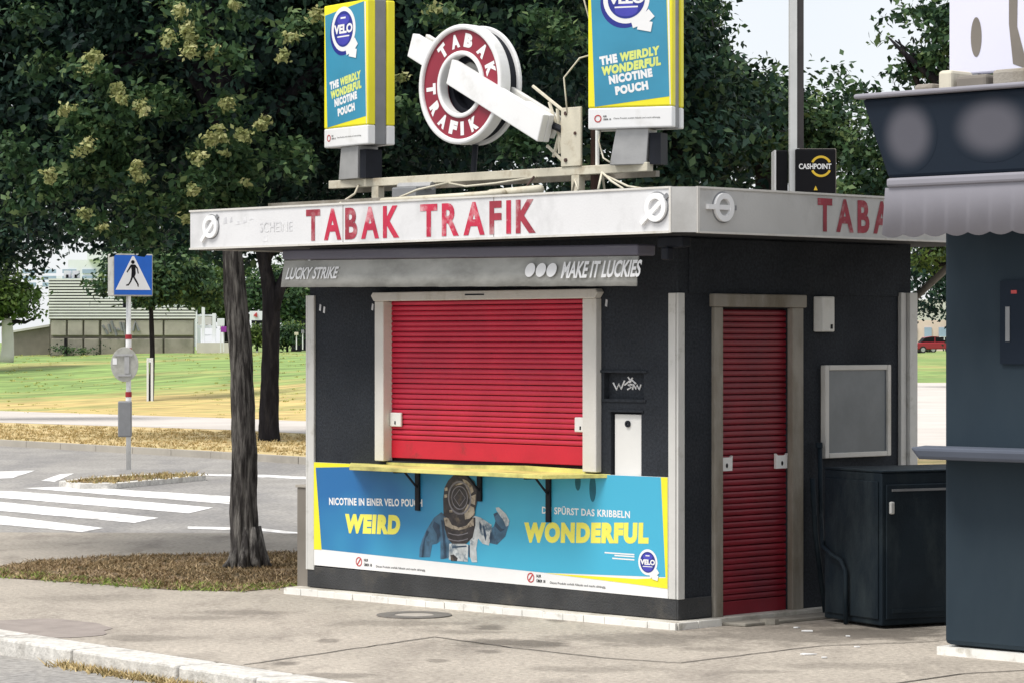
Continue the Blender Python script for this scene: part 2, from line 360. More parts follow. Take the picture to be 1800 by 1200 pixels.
for j in range(len(ys) - 1):
    for i in range(W_ - 1):
        if ys[j + 1] < path_near(xs[i]) - 1: continue
        tf.append((j * W_ + i, j * W_ + i + 1, (j + 1) * W_ + i + 1, (j + 1) * W_ + i))
mb = MB(); mb.v, mb.f = tv, tf
mb.build('lawn', M['lawn'], smooth=True, kind='structure')
nn, ll = M['lawn'].node_tree.nodes, M['lawn'].node_tree.links      # the grass nearest the path is scorched
_t = nn.new('ShaderNodeTexCoord'); _s = nn.new('ShaderNodeSeparateXYZ'); ll.new(_t.outputs['Object'], _s.inputs[0])
_m = nn.new('ShaderNodeMapRange'); _m.inputs[1].default_value = 76; _m.inputs[2].default_value = 94; _m.inputs[3].default_value = .2; _m.inputs[4].default_value = -.07
ll.new(_s.outputs[1], _m.inputs[0])
_mr = [q for q in nn if q.type == 'MAP_RANGE' and q != _m][0]; _src = _mr.inputs[0].links[0].from_socket
_a = nn.new('ShaderNodeMath'); ll.new(_src, _a.inputs[0]); ll.new(_m.outputs[0], _a.inputs[1]); ll.new(_a.outputs[0], _mr.inputs[0])

# path and dry verge
pn = [(-60, 112), (-40, 92), (-11.7, 67.7), (-5.85, 62), (-4.05, 59.4), (6.3, 46.9), (6.9, 46.5), (30, 34)]
pf = [(30, 135), (18, 133), (10, 110), (3, 82), (-4.7, 68.7), (-6.7, 71.3), (-13.6, 78.9), (-40, 94), (-60, 116)]
MB().sheet([(x, y, .004) for x, y in pn + pf]).build('gravel_path', M['path'], kind='structure')
kf = [(-9.64, 55.7), (-4.93, 49.6), (-3.3, 47.3), (3.6, 38.5), (9, 31.5), (20, 17)]   # far kerb line, kerb front
kf = [(-60, 118)] + kf
MB().prism(kf + [(30, 17), (30, 34), (6.9, 46.5), (6.3, 46.9), (-4.05, 59.4), (-5.85, 62), (-11.7, 67.7), (-60, 125)],
           lambda a, b, t: (a, b, t), -.1, 0.).build('dry_verge', M['dry'], kind='structure')
# near pavement
D = Vector((.637, -.771)).normalized(); NK = Vector((-D.y, D.x)); K0 = Vector((-2.65, 17.78))
def kp(t, n): q = K0 + D * t + NK * n; return (q.x, q.y)
pave = [kp(-15, .302), kp(16, .302), (24, 5), (24, 12), (9, 23), (3, 27), (-2, 28.6), (-5, 28.75), (-9.5, 28.8)]
pav = MB().prism(pave, lambda a, b, t: (a, b, t), -.1, 0.).build('pavement', M['pave'], kind='structure', fix=True)
# kerb stones along the near street
kerb = bpy.data.objects.new('kerb', None); COL.objects.link(kerb); tag(kerb, kind='structure'); ORG['kerb'] = (0, 0, 0)
rng = random.Random(4)
joints = [-14.2, -12.9, -11.7, -10.4, -9.2, -7.9, -6.7, -5.5, -4.2, -3.1, -1.9, -.95, 0, 1.16, 1.93, 3.1, 4.2, 5.4, 6.5, 7.8, 9, 10.2, 11.4, 12.6]
for a, b in zip(joints, joints[1:]):
    dz = rng.uniform(-.004, .006); q0, q1, q2, q3 = kp(a + .014, dz), kp(b - .014, -dz), kp(b - .014, .288), kp(a + .014, .288)
    MB().hexa([(q[0], q[1], -.18) for q in (q0, q1, q2, q3)] + [(q[0], q[1], .006 + dz) for q in (q0, q1, q2, q3)]).build('kerb_stone', M['granite'], kerb, bevel=.016)
# far kerb
fk = bpy.data.objects.new('kerb', None); COL.objects.link(fk); tag(fk, kind='structure'); ORG[fk.name] = (0, 0, 0)
for (x0, y0), (x1, y1) in zip(kf[1:], kf[2:]):
    L = math.hypot(x1 - x0, y1 - y0); n = max(1, int(L / 1.25)); nx, ny = (y1 - y0) / L, -(x1 - x0) / L
    for i in range(n):
        a, b = (i + .006) / n, (i + .994) / n
        p = [(lerp(x0, x1, a), lerp(y0, y1, a)), (lerp(x0, x1, b), lerp(y0, y1, b))]
        q = [p[0], p[1], (p[1][0] - nx * .16, p[1][1] - ny * .16), (p[0][0] - nx * .16, p[0][1] - ny * .16)]
        q = [(c[0] + nx * .14, c[1] + ny * .14) for c in q]
        MB().hexa([(c[0], c[1], -.18) for c in q] + [(c[0], c[1], .012) for c in q]).build('kerb_stone', M['concrete'], fk)

def strip(pts, wd, z, name, m, parent=None, kind=None):
    mb = MB(); pts = [Vector(p) for p in pts]
    for a, b in zip(pts, pts[1:]):
        t = (b - a).normalized(); n = Vector((-t.y, t.x)) * wd / 2
        mb.sheet([(p.x, p.y, z) for p in (a - n, b - n, b + n, a + n)])
    return mb.build(name, m, parent, kind=kind)
def wob(pts, amp, seed):
    r = random.Random(seed); out = []
    for a, b in zip(pts, pts[1:]):
        n = max(1, int(math.dist(a, b) / .12))
        out += [(lerp(a[0], b[0], i / n) + r.uniform(-amp, amp), lerp(a[1], b[1], i / n) + r.uniform(-amp, amp)) for i in range(n)]
    return out + [pts[-1]]
strip(wob([G(430, 1168), G(600, 1143), G(765, 1119), G(900, 1138), G(1060, 1156), G(1195, 1165), G(1300, 1152), G(1440, 1135), G(1650, 1127)], .008, 1), .016, .004, 'joint_line', M['joint'], pav)
strip(wob([G(1540, 1206), G(1690, 1184), G(1850, 1175)], .006, 2), .018, .004, 'joint_line', M['joint'], pav)
def blob(cx, cy, w, h, seed, jag=.18, n=40):
    r = random.Random(seed); ph = [r.uniform(0, 6.3) for _ in range(4)]; out = []
    for i in range(n):
        a = 2 * math.pi * i / n; k = 1 + jag * (.5 * math.sin(2 * a + ph[0]) + .35 * math.sin(3 * a + ph[1]) + .25 * math.sin(5 * a + ph[2]) + .2 * math.sin(9 * a + ph[3]))
        out.append(G(cx + w * k * math.cos(a), cy + h * k * math.sin(a)))
    return out
MB().sheet([(x, y, .003) for x, y in blob(60, 1104, 150, 15, 0)]).build('worn_patch', M['patch2'], pav)
def stain(m, items):
    n, l = m.node_tree.nodes, m.node_tree.links; bs = n['Principled BSDF']
    src = bs.inputs['Base Color'].links[0].from_socket
    t = n.new('ShaderNodeTexCoord'); nz_ = n.new('ShaderNodeTexNoise'); nz_.inputs['Scale'].default_value = 3.2; nz_.inputs['Detail'].default_value = 7; nz_.inputs['Roughness'].default_value = .7
    l.new(t.outputs['Object'], nz_.inputs['Vector'])
    acc = None
    for cx, cy, w_, h_, k in items:
        x0_, y0_ = G(cx, cy); d = y0_; rx = w_ * d / FOC; ry = h_ * d * d / (HC * FOC)
        mp = n.new('ShaderNodeMapping'); mp.inputs['Location'].default_value = (-x0_ / rx, -y0_ / ry, 0); mp.inputs['Scale'].default_value = (1 / rx, 1 / ry, 0)
        l.new(t.outputs['Object'], mp.inputs[0])
        ln_ = n.new('ShaderNodeVectorMath'); ln_.operation = 'LENGTH'; l.new(mp.outputs[0], ln_.inputs[0])
        ad = n.new('ShaderNodeMath'); ad.operation = 'MULTIPLY_ADD'; l.new(nz_.outputs[0], ad.inputs[0]); ad.inputs[1].default_value = 3.0; l.new(ln_.outputs['Value'], ad.inputs[2])
        mr = n.new('ShaderNodeMapRange'); mr.inputs[1].default_value = 2.75; mr.inputs[2].default_value = 2.1; mr.inputs[4].default_value = k; l.new(ad.outputs[0], mr.inputs[0])
        if acc is None: acc = mr.outputs[0]
        else:
            mxx = n.new('ShaderNodeMath'); mxx.operation = 'MAXIMUM'; l.new(acc, mxx.inputs[0]); l.new(mr.outputs[0], mxx.inputs[1]); acc = mxx.outputs[0]
    mm = n.new('ShaderNodeMix'); mm.data_type = 'RGBA'; l.new(acc, mm.inputs[0]); l.new(src, mm.inputs[6]); mm.inputs[7].default_value = (.1, .088, .075, 1)
    l.new(mm.outputs[2], bs.inputs['Base Color'])
stain(M['pave'], [(905, 1129, 110, 7, .75), (1130, 1122, 150, 12, .5), (860, 1102, 30, 5, .7), (590, 1187, 70, 5, .5), (1400, 1112, 190, 18, .55), (1560, 1112, 170, 12, .8), (500, 1164, 26, 4, .6),
    (860, 1144, 22, 3, .5), (1250, 1140, 60, 5, .35), (980, 1090, 18, 3, .6), (770, 1160, 20, 3, .5), (575, 1125, 22, 3, .5), (250, 1120, 120, 6, .4), (350, 1085, 60, 4, .35), (1050, 1175, 110, 6, .35), (820, 1110, 60, 4, .45), (420, 1075, 90, 5, .3), (1480, 1170, 120, 6, .3), (700, 1095, 120, 7, .35), (150, 1050, 120, 6, .25), (1330, 1180, 60, 4, .35)])
# zebra crossing and road lines
zr = -.096
Z = lambda pts: [G(x, y, zr) + (zr,) for x, y in pts]
cross = bpy.data.objects.new('zebra_crossing', None); COL.objects.link(cross); tag(cross, kind='structure'); ORG[cross.name] = (0, 0, 0)
for pts in ([(41, 857), (124, 854), (431, 873), (405, 885)], [(-120, 856), (50, 864), (375, 891), (332, 901), (-120, 864)], [(-120, 873), (0, 881), (279, 909), (236, 918), (-120, 886)],
            [(-120, 895), (0, 905), (182, 927), (144, 934), (-120, 910)], [(-120, 922), (60, 941), (-10, 944), (-120, 934)],
            [(-60, 829), (0, 828), (62, 826), (22, 839), (-60, 843)], [(72, 844), (104, 833), (130, 831), (96, 846)]):
    MB().sheet(Z(pts)).build('stripe', M['marking'], cross, fix=True)
for nm, pts in (('road_line', [(330, 924), (456, 927), (528, 935), (528, 939), (456, 932), (330, 928)]), ('road_line', [(360, 832), (455, 833), (560, 838), (560, 842), (455, 838), (362, 835)])):
    MB().sheet(Z(pts)).build(nm, M['marking'], kind='structure', fix=True)
strip(wob([G(120, 939, zr), G(200, 943, zr), G(330, 947, zr)], .02, 5), .1, zr + .003, 'road_crack', M['joint'], kind='structure')
# traffic island
isl = MB().prism([G(x, y) for x, y in ((104, 841), (140, 846), (205, 845), (362, 831), (346, 826), (245, 828), (150, 834))], lambda a, b, t: (a, b, t), -.1, -.03).build('traffic_island', M['granite'], kind='structure', fix=True)
MB().sheet([G(x, y) + (-.025,) for x, y in ((118, 841), (150, 844), (205, 842.5), (350, 830), (335, 828), (250, 831), (160, 836))]).build('soil_fill', M['soil'], isl, fix=True)
# tree strip
strip_poly = [(-40, 1003), (60, 986), (200, 977), (400, 973), (560, 969), (560, 1026), (500, 1032), (430, 1039), (300, 1036), (130, 1023), (-40, 1012)]
mb = MB(); sp = [G(x, y) for x, y in strip_poly]
ts = MB().sheet([(x, y, .005) for x, y in sp]).build('tree_strip', M['soil'], kind='structure', fix=True)
MB().sheet([G(x, y) + (.006,) for x, y in ((1590, 806), (1680, 800), (1680, 822), (1590, 830))]).build('dry_ground', M['dry'], kind='structure', fix=True)

# ---- grass blades
def inside(pts, x, y):
    c = False; n = len(pts)
    for i in range(n):
        x0, y0 = pts[i][:2]; x1, y1 = pts[(i + 1) % n][:2]
        if (y0 > y) != (y1 > y) and x < (x1 - x0) * (y - y0) / (y1 - y0) + x0: c = not c
    return c
def np_obj(name, V, F, m, parent=None, tone=None, kind=None, label=None, cat=None):
    o0 = ORG.get(parent.name, (0, 0, 0)) if parent else (0, 0, 0)
    me = bpy.data.meshes.new(name); V = V - np.array(o0)
    nf, k = F.shape
    me.vertices.add(len(V)); me.vertices.foreach_set('co', V.astype(np.float32).ravel())
    me.loops.add(nf * k); me.loops.foreach_set('vertex_index', F.astype(np.int32).ravel())
    me.polygons.add(nf); me.polygons.foreach_set('loop_start', np.arange(0, nf * k, k, dtype=np.int32))
    me.update(calc_edges=True); me.materials.append(m)
    if tone is not None:
        at = me.attributes.new('tone', 'FLOAT', 'POINT'); at.data.foreach_set('value', tone.astype(np.float32))
    o = bpy.data.objects.new(name, me); COL.objects.link(o)
    if parent: o.parent = parent
    ORG[o.name] = o0
    return tag(o, label, cat, kind=kind)
def blades(name, pts, hgt, wd, m, seed, tone=(0, 1), label=None, cat=None, flat=.5):
    r = np.random.default_rng(seed); n = len(pts); p = np.array(pts)
    a = r.uniform(0, 6.283, n); h = hgt * r.uniform(.4, 1.2, n); ln = r.normal(0, flat, (n, 2)) * h[:, None]
    wv = np.stack([np.cos(a), np.sin(a), np.zeros(n)], 1) * (wd * r.uniform(.6, 1.4, n))[:, None]
    tip = p + np.stack([ln[:, 0], ln[:, 1], h], 1)
    V = np.stack([p - wv, p + wv, tip], 1).reshape(-1, 3); F = np.arange(3 * n).reshape(n, 3)
    t = np.repeat(r.uniform(tone[0], tone[1], n), 3)
    return np_obj(name, V, F, m, None, t, 'stuff', label, cat)
def scatter(poly, n, seed, z=0., clump=0, zf=None):
    r = random.Random(seed); X = [q[0] for q in poly]; Y = [q[1] for q in poly]; out = []
    c = None
    while len(out) < n:
        x, y = r.uniform(min(X), max(X)), r.uniform(min(Y), max(Y))
        if not inside(poly, x, y): continue
        if clump:
            for _ in range(r.randint(4, 4 + clump)):
                out.append((x + r.gauss(0, .04), y + r.gauss(0, .04), z if zf is None else zf(x, y)))
        else: out.append((x, y, z if zf is None else zf(x, y)))
    return out
blades('dry_grass', scatter(sp, 16000, 1, .004, 14), .03, .006, M['brownlitter'], 1, (0, 1), 'short dry brown grass and dead leaves around the foot of the near tree', 'dry grass', 1.1)
edge = [G(x, y) for x, y in ((-40, 1000), (-40, 1013), (130, 1025), (300, 1038), (430, 1041), (560, 1030), (560, 1020), (430, 1031), (300, 1026), (130, 1014))]
blades('green_grass', scatter(edge, 1300, 2, .004, 12), .035, .005, M['greengrass'], 2, (0, .7), 'low green weeds along the pavement edge of the tree strip', 'weeds', 1)
kw = [(-2.05, 16.88), (-1.55, 16.25)]
wp = []
r_ = random.Random(3)
for t0, t1, dn in ((-.1, 1.5, 900), (1.5, 2.6, 350)):
    for _ in range(dn):
        t = r_.uniform(t0, t1); q = kp(t, -abs(r_.gauss(0, .05)) - .012); wp.append((q[0], q[1], -.1))
blades('kerb_weeds', wp, .045, .007, M['drygrass'], 3, (.1, 1), 'straw-yellow weeds and litter growing in the gutter under the near kerb', 'weeds', .8)
ip = [G(x, y) for x, y in ((112, 842), (140, 846), (205, 845), (362, 831), (346, 828), (245, 831), (160, 837))]
blades('island_weeds', scatter(ip, 1100, 5, -.03, 10), .06, .01, M['drygrass'], 5, (0, .7), 'brown and green weeds on the traffic island by the crossing sign', 'weeds', .7)
vg = [(-10.5, 57), (-4.9, 49.8), (-3, 47.6), (3, 40), (6, 45), (-4.1, 58.5), (-5.9, 61), (-11.7, 66.5)]
blades('verge_grass', scatter(vg, 30000, 6, 0, 14), .05, .01, M['drygrass'], 6, (.15, 1), 'parched yellow grass on the verge beyond the road', 'dry grass', .7)
lw = [(-16, 80), (-4.8, 70), (-2, 76), (-4, 108), (-22, 112)]
lp = scatter(lw, 7000, 7, 0, 12, zf=lambda x, y: lawn_z(x, y) - .01)
blades('lawn_grass', np.array(lp), .045, .02, M['greengrass'], 7, (.85, 1), 'patchy green lawn grass on the bank beyond the path', 'grass', .8)

# ================================================================== kiosk
kiosk = thing('tobacco_kiosk', 'anthracite tobacco kiosk with red roller shutters and a white lettered canopy', 'kiosk', MK, (0, 0, 0))
T = .10
for k_ in ('red', 'redd', 'letter', 'letterd'):
    for q_ in M[k_].node_tree.nodes:
        if q_.type == 'TEX_COORD': q_.object = kiosk
def wall_grid(mb, a0, a1, z0, z1, holes, put):
    A = sorted({a0, a1, *[h[0] for h in holes], *[h[1] for h in holes]}); B = sorted({z0, z1, *[h[2] for h in holes], *[h[3] for h in holes]})
    for p, q in zip(A, A[1:]):
        for s_, t in zip(B, B[1:]):
            cx, cz = (p + q) / 2, (s_ + t) / 2
            if any(h[0] < cx < h[1] and h[2] < cz < h[3] for h in holes): continue
            put(mb, p, q, s_, t)
mb = MB()
wall_grid(mb, -3.65, 0, .05, 2.54, [(-2.80, -.81, 1.0, 2.15), (-.661, -.301, 1.473, 1.645), (-.60, -.325, .9, 1.385)], lambda m, p, q, a, b: m.box(p, q, 0, T, a, b))
mb.build('front_wall', M['wall'], kiosk)
mb = MB()
wall_grid(mb, T, 2.43, .05, 2.54, [(.40, 1.115, 0, 2.07)], lambda m, p, q, a, b: m.box(p - (0 if p > T else 0), q, -T, 0, a, b))
mb2 = MB(); mb2.v = [(y, x, z) for x, y, z in mb.v]; mb2.f = [f[::-1] for f in mb.f]
mb2.build('side_wall', M['wall'], kiosk)
MB().box(-3.65, -.1, 2.33, 2.43, .05, 2.54).box(-3.65, -3.55, .1, 2.33, .05, 2.54).build('rear_wall', M['wall'], kiosk)
MB().box(-3.53, -.12, .14, 2.3, .06, 2.5).build('interior_core', M['dark'], kiosk)
MB().box(.0, .012, T, 2.28, 2.163, 2.52).build('header_panel', M['wall'], kiosk, bevel=.004)
# base plaster, slightly proud
MB().box(-3.665, -.0, -.014, 0, .052, .205).box(-.0, .014, -.014, .31, .052, .19).build('base_band', M['base'], kiosk, bevel=.005)
# tiled slab
slab = MB().box(-3.79, .085, -.115, 2.6, 0.001, .048).build('plinth_slab', M['slab'], kiosk, bevel=.004)
rng = random.Random(9); x = -3.79; tm = None
while x < .095:
    wd = .193 + rng.uniform(-.008, .008); x1 = min(x + wd, .1)
    d_ = rng.uniform(-.003, .003)
    MB().box(x + .002, x1 - .002, -.135 + d_, -.116, -.004, .044 + d_).build('tile', M['tile'], slab, bevel=.002); x = x1
for y0, y1 in ((-.11, .08), (.083, .31)):
    MB().box(.086, .106, y0, y1 - .003, -.004, .045).build('tile', M['tile'], slab, bevel=.002)

# ---- window frame, shutter
MB().prism([(-2.89, 2.198), (-2.91, 2.175), (-2.88, 2.135), (-.69, 2.135), (-.66, 2.175), (-.68, 2.198)], lambda a, b, t: (a, t, b), -.065, .0).box(-2.885, -2.79, -.05, .04, 1.0, 2.134).box(-.815, -.688, -.05, .04, .985, 2.134).build('window_frame', M['frame'], kiosk, bevel=.006, fix=True)
def shutter(x0, x1, z0, z1, bar, pitch, put, parent, name, m, mbar, label):
    sh = put(MB(), x0, x1, z0, z1, .03, .036).build(name, M['slatgap'], parent, label=label)
    n = int((z1 - z0 - bar) / pitch) + 1
    prof = [(.0, 0), (-.009, .004), (-.0125, .012), (-.012, .022), (-.008, .03), (-.0015, .0335), (.006, .034), (.006, 0)]
    prof = [(a + .022, b / .0366 * pitch) for a, b in prof]
    return sh, n, prof
sh = MB().box(-2.80, -.81, .05, .06, 1.0, 2.14).build('window_shutter', M['slatgap'], kiosk)
prof = [(.045, 0), (.033, .003), (.0285, .012), (.0285, .022), (.033, .031), (.0445, .0345)]
def slat(x0, x1, z, pitch, sidew=False, x_in=0):
    k = pitch / .0366; pr = [(a, z + b * k) for a, b in prof] + [(.048, z + .0345 * k), (.048, z)]
    if not sidew: return MB().prism(pr, lambda a, b, t: (t, a, b), x0, x1)
    return MB().prism(pr, lambda a, b, t: (x_in - a, t, b), x0, x1)
s0 = slat(-2.80, -.812, 1.152, .0366).build('slat', M['red'], sh, fix=True)
copies(s0, sh, 27, .0366)
MB().box(-2.79, -.82, .027, .049, 1.022, 1.148).build('end_bar', M['redbar'], sh, bevel=.004)
for xx in (-2.785, -.945):
    lp_ = MB().box(xx, xx + .115, .008, .027, 1.246, 1.345).build('lock_plate', M['white'], sh, bevel=.006)
    MB().box(xx + .05, xx + .062, .0055, .008, 1.262, 1.285).build('keyhole', M['ink'], sh)
MB().box(-1.93, -1.74, -.068, -.06, 2.166, 2.176).build('frame_scratch', M['darkmetal'], kiosk)
# ---- door
fx = .0
MB().box(-.02, .03, .325, .408, .0, 2.075).build('door_jamb', M['frame2'], kiosk, bevel=.006)
MB().box(-.02, .03, 1.112, 1.225, .0, 2.075).build('door_jamb', M['frame2'], kiosk, bevel=.006)
MB().box(-.02, .045, .305, 1.245, 2.076, 2.162).build('door_lintel', M['frame2'], kiosk, bevel=.008)
dsh = MB().box(-.06, -.05, .40, 1.115, .0, 2.07).build('door_shutter', M['slatgap'], kiosk)
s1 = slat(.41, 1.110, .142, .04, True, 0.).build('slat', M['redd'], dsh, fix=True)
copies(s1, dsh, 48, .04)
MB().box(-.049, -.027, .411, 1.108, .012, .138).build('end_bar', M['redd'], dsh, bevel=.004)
for yy in (.425, .985):
    lp_ = MB().prism([(yy, 1.0), (yy + .115, 1.0), (yy + .118, 1.1), (yy + .1, 1.088), (yy + .02, 1.088), (yy, 1.102)], lambda a, b, t: (t, a, b), -.027, -.008).build('lock_plate', M['white'], dsh, fix=True)
    MB().disc(yy + .06, 1.035, .011, lambda a, b, t: (-.0065, a, b), 0, 12, .016).build('keyhole', M['ink'], dsh)
MB().prism([(0.05, .33), (.26, .36), (.29, 1.3), (.2, 1.9), (.05, 1.9)], lambda a, b, t: (a, b, t), .0, .022).build('threshold', M['stone'], kiosk, bevel=.006)

# ---- corner trims
for nm, bx_ in (('corner_trim', (-3.655, -3.585, -.02, 0, .18, 2.186)), ('corner_trim', (-.069, -.006, -.02, 0, .185, 2.163))):
    MB().box(*bx_).build(nm, M['trim'], kiosk, bevel=.004)
MB().box(-3.675, -3.655, -.02, .06, .18, 2.186).build('corner_trim', M['trim'], kiosk, bevel=.003)
MB().box(0, .018, -.018, .045, .185, 2.163).build('corner_trim', M['trim'], kiosk, bevel=.003)
MB().box(.0, .03, 2.285, 2.345, .9, 2.19).box(-.02, .055, 2.352, 2.44, .4, 2.19).build('corner_trim', M['trim'], kiosk, bevel=.004)
# ---- wall niche and pale hatch
MB().box(-.661, -.301, .045, .05, 1.473, 1.645).box(-.6, -.325, .05, .055, .9, 1.385).build('niche_back', M['wall'], kiosk)
MB().box(-.69, -.27, -.012, .0, 1.645, 1.662).box(-.68, -.28, -.008, 0, 1.452, 1.472).box(-.61, -.3, -.01, 0, 1.386, 1.402).build('niche_edging', M['wall'], kiosk, bevel=.003)
ht = MB().box(-.583, -.337, .02, .049, .9, 1.373).build('hatch_panel', M['white'], kiosk, bevel=.004)
MB().ringp(-.46, 1.31, 0.008, .022, front(.02), -.001, .012, 20).build('lock_ring', M['darkmetal'], ht)
mb = MB()
for tx in ([(1078, 672), (1084, 684), (1088, 674), (1092, 683), (1098, 668)], [(1098, 676), (1110, 666), (1118, 674)], [(1104, 662), (1110, 670)], [(1112, 663), (1107, 672)],
           [(1103, 684), (1110, 680), (1104, 676), (1112, 675)], [(1112, 684), (1114, 675), (1118, 683), (1120, 676), (1124, 684), (1127, 675)]):
    pts = [Fk(*q, -.04) for q in tx]; mb.tube([(a, .041, b) for a, b in pts], .006, 6)
mb.build('graffiti_tag', M['print'], kiosk, label='white scrawled graffiti tag in the shallow wall niche')
# scratches on dark wall
mb = MB()
for q in ((570, 545), (655, 540), (1066, 533), (563, 541)):
    a, b = Fk(*q); mb.prism([(a - .012, b - .02), (a + .006, b - .025), (a + .012, b + .02), (a - .004, b + .026)], front(0), 0, .002)
mb.build('paint_chip', M['ghost'], kiosk)

# ---- serving counter
led = MB().hexa([(-3.2, -.0, .948), (-.60, -.0, .95), (-.93, -.31, .942), (-2.86, -.31, .942), (-3.2, -.0, .975), (-.60, -.0, .975), (-.93, -.31, .97), (-2.86, -.31, .97)]).build('serving_counter', M['ledge'], kiosk, fix=True, bevel=.003)
for xx, zb in ((-2.455, .66), (-1.825, .75), (-1.155, .635)):
    br = MB().box(xx - .02, xx + .02, -.035, -.006, zb, .93).box(xx - .012, xx + .012, -.25, -.035, .93, .942)
    br.tube([(xx, -.03, .82), (xx, -.15, .935)], .008, 6)
    br.build('counter_bracket', M['darkmetal'], led)
mb = MB()
mb.prism([(-2.8, .975), (-2.2, .975), (-1.7, .975), (-.83, .975), (-.83, 1.0), (-1.4, 1.008), (-2.0, .995), (-2.8, .99)], front(0), .0, .012)
mb.build('sill_crust', M['ledge'], kiosk)

# ---- canopy
OV = .6; Z0, Z1 = 2.522, 2.811; LX, RY = -4.30, 3.02
chp = lambda e: [(LX + e, -OV + e), (OV - .13 - e, -OV + e), (OV - e, -OV + .13 + e), (OV - e, RY - e), (LX + e, RY - e)]
can = MB().prism(chp(.012), lambda a, b, t: (a, b, t), Z0 + .01, Z0 + .03).build('canopy', M['soffit'], kiosk)
MB().prism(chp(.03), lambda a, b, t: (a, b, t), Z1 - .06, Z1 - .035).build('roof_deck', M['roof'], can)
frb = MB().box(LX, OV - .11, -OV, -OV + .012, Z0 + .014, Z1 - .012).build('front_fascia', M['fascia'], kiosk)
sdf = MB().box(OV - .012, OV, -OV + .11, RY, Z0 + .014, Z1 - .012).build('side_fascia', M['fasciag'], kiosk)
MB().box(LX, LX + .012, -OV + .013, RY, Z0 + .014, Z1 - .012).box(LX + .012, OV - .012, RY - .012, RY, Z0 + .014, Z1 - .012).build('rear_fascia', M['fasciag'], can)
# chamfered corner post with two ribs
MB().prism([(OV - .108, -OV - .004), (OV + .004, -OV + .108), (OV - .012, -OV + .112), (OV - .112, -OV + .012)], lambda a, b, t: (a, b, t), Z0 + .004, Z1 - .002).build('corner_panel', M['fasciag'], can, fix=True)
MB().box(OV - .125, OV - .109, -OV - .008, -OV + .008, Z0 + .002, Z1).box(OV - .006, OV + .01, -OV + .109, -OV + .13, Z0 + .002, Z1).build('corner_rib', M['frame'], can)
for zz in (Z0, Z1 - .012):
    MB().box(LX - .006, OV - .126, -OV - .008, -OV + .02, zz, zz + .013).box(OV - .02, OV + .008, -OV + .131, RY, zz, zz + .013).box(LX - .006, LX + .02, -OV + .021, RY, zz, zz + .013).build('edge_strip', M['frame'], can)
mb = MB()
for q in (603, 868): xq = Fk(q, 400, OV)[0]; mb.box(xq - .0025, xq + .0025, -OV - .0015, -OV, Z0 + .016, Z1 - .014)
mb.build('fascia_seam', M['concd'], can)
fF = front(-OV); fS = side(OV)
# big letters, one object each
def letters(word, x0, x1, z0, z1, fn, mats, parent, seed):
    vs = [glyphs(c, .035, 0) for c in word]
    ws = [max(v[0] for v in q[0]) - min(v[0] for v in q[0]) for q in vs]
    gap = .17; tot = sum(ws) + gap * (len(ws) - 1); k = (x1 - x0) / tot; x = x0; r = random.Random(seed)
    for c, w_, m in zip(word, ws, mats):
        MB().text(c, x, z0, w_ * k, z1 - z0, fn, .0025, .035).build('letter', M[m], parent); x += (w_ + gap) * k
letters('TABAK', -2.99, -2.015, 2.555, 2.775, fF, ['letterd', 'letter', 'letterd', 'letter', 'letter'], frb, 1)
letters('TRAFIK', -1.805, -.70, 2.553, 2.773, fF, ['letter', 'letter', 'letter', 'letterd', 'letter', 'letterd'], frb, 2)
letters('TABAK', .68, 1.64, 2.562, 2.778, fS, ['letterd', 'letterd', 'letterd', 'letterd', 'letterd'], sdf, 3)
MB().text('SCHEINE', -3.50, 2.63, .36, .07, fF, .0025, .0).build('ghost_lettering', M['ghost'], frb)
for gx, gz, gw, gh in ((-3.92, 2.70, .05, .05), (-3.84, 2.71, .03, .04), (-3.78, 2.69, .06, .03), (-3.69, 2.70, .04, .05), (-3.62, 2.72, .05, .015), (-3.46, 2.56, .05, .05)):
    MB().prism([(gx, gz), (gx + gw, gz + .006), (gx + gw * .8, gz + gh), (gx + .01, gz + gh * .8)], fF, 0, .0015).build('paint_smudge', M['ghost'], frb)
def emblem(cx, cz, R, ang, fn, parent, L=.15):
    mb = MB().ringp(cx, cz, R * .6, R, fn, 0, .022, 32)
    c, s_ = math.cos(ang), math.sin(ang); h = R * .17
    def bar(t0, t1, m, p):
        q = [(cx + c * t0 - s_ * h, cz + s_ * t0 + c * h), (cx + c * t0 + s_ * h, cz + s_ * t0 - c * h), (cx + c * t1 + s_ * h, cz + s_ * t1 - c * h), (cx + c * t1 - s_ * h, cz + s_ * t1 + c * h)]
        m.prism(q, fn, 0, p)
    bar(-R * 1.75, -R * .8, mb, .021); bar(-R * .66, R * .62, mb, .018)
    o = mb.build('emblem', M['print'], parent, fix=True)
    m2 = MB().ringp(cx, cz, R, R * 1.1, fn, .0, .0035, 32); bar(R, R * 1.35, m2, .012)
    m2.build('emblem_outline', M['greymetal'], parent, fix=True)
emblem(*Fk(372, 399, OV), .083, math.radians(45), fF, frb)
emblem(*Fk(1155, 365, OV), .09, math.radians(38), fF, frb)
emblem(*Rk(1270, 365, OV), .09, 0, fS, sdf)
# camera-like fixing under the canopy corner
MB().box(.20, .42, -.42, -.34, 2.44, 2.51).box(.27, .33, -.46, -.40, 2.36, 2.44).build('awning_drive', M['darkmetal'], kiosk, bevel=.01)

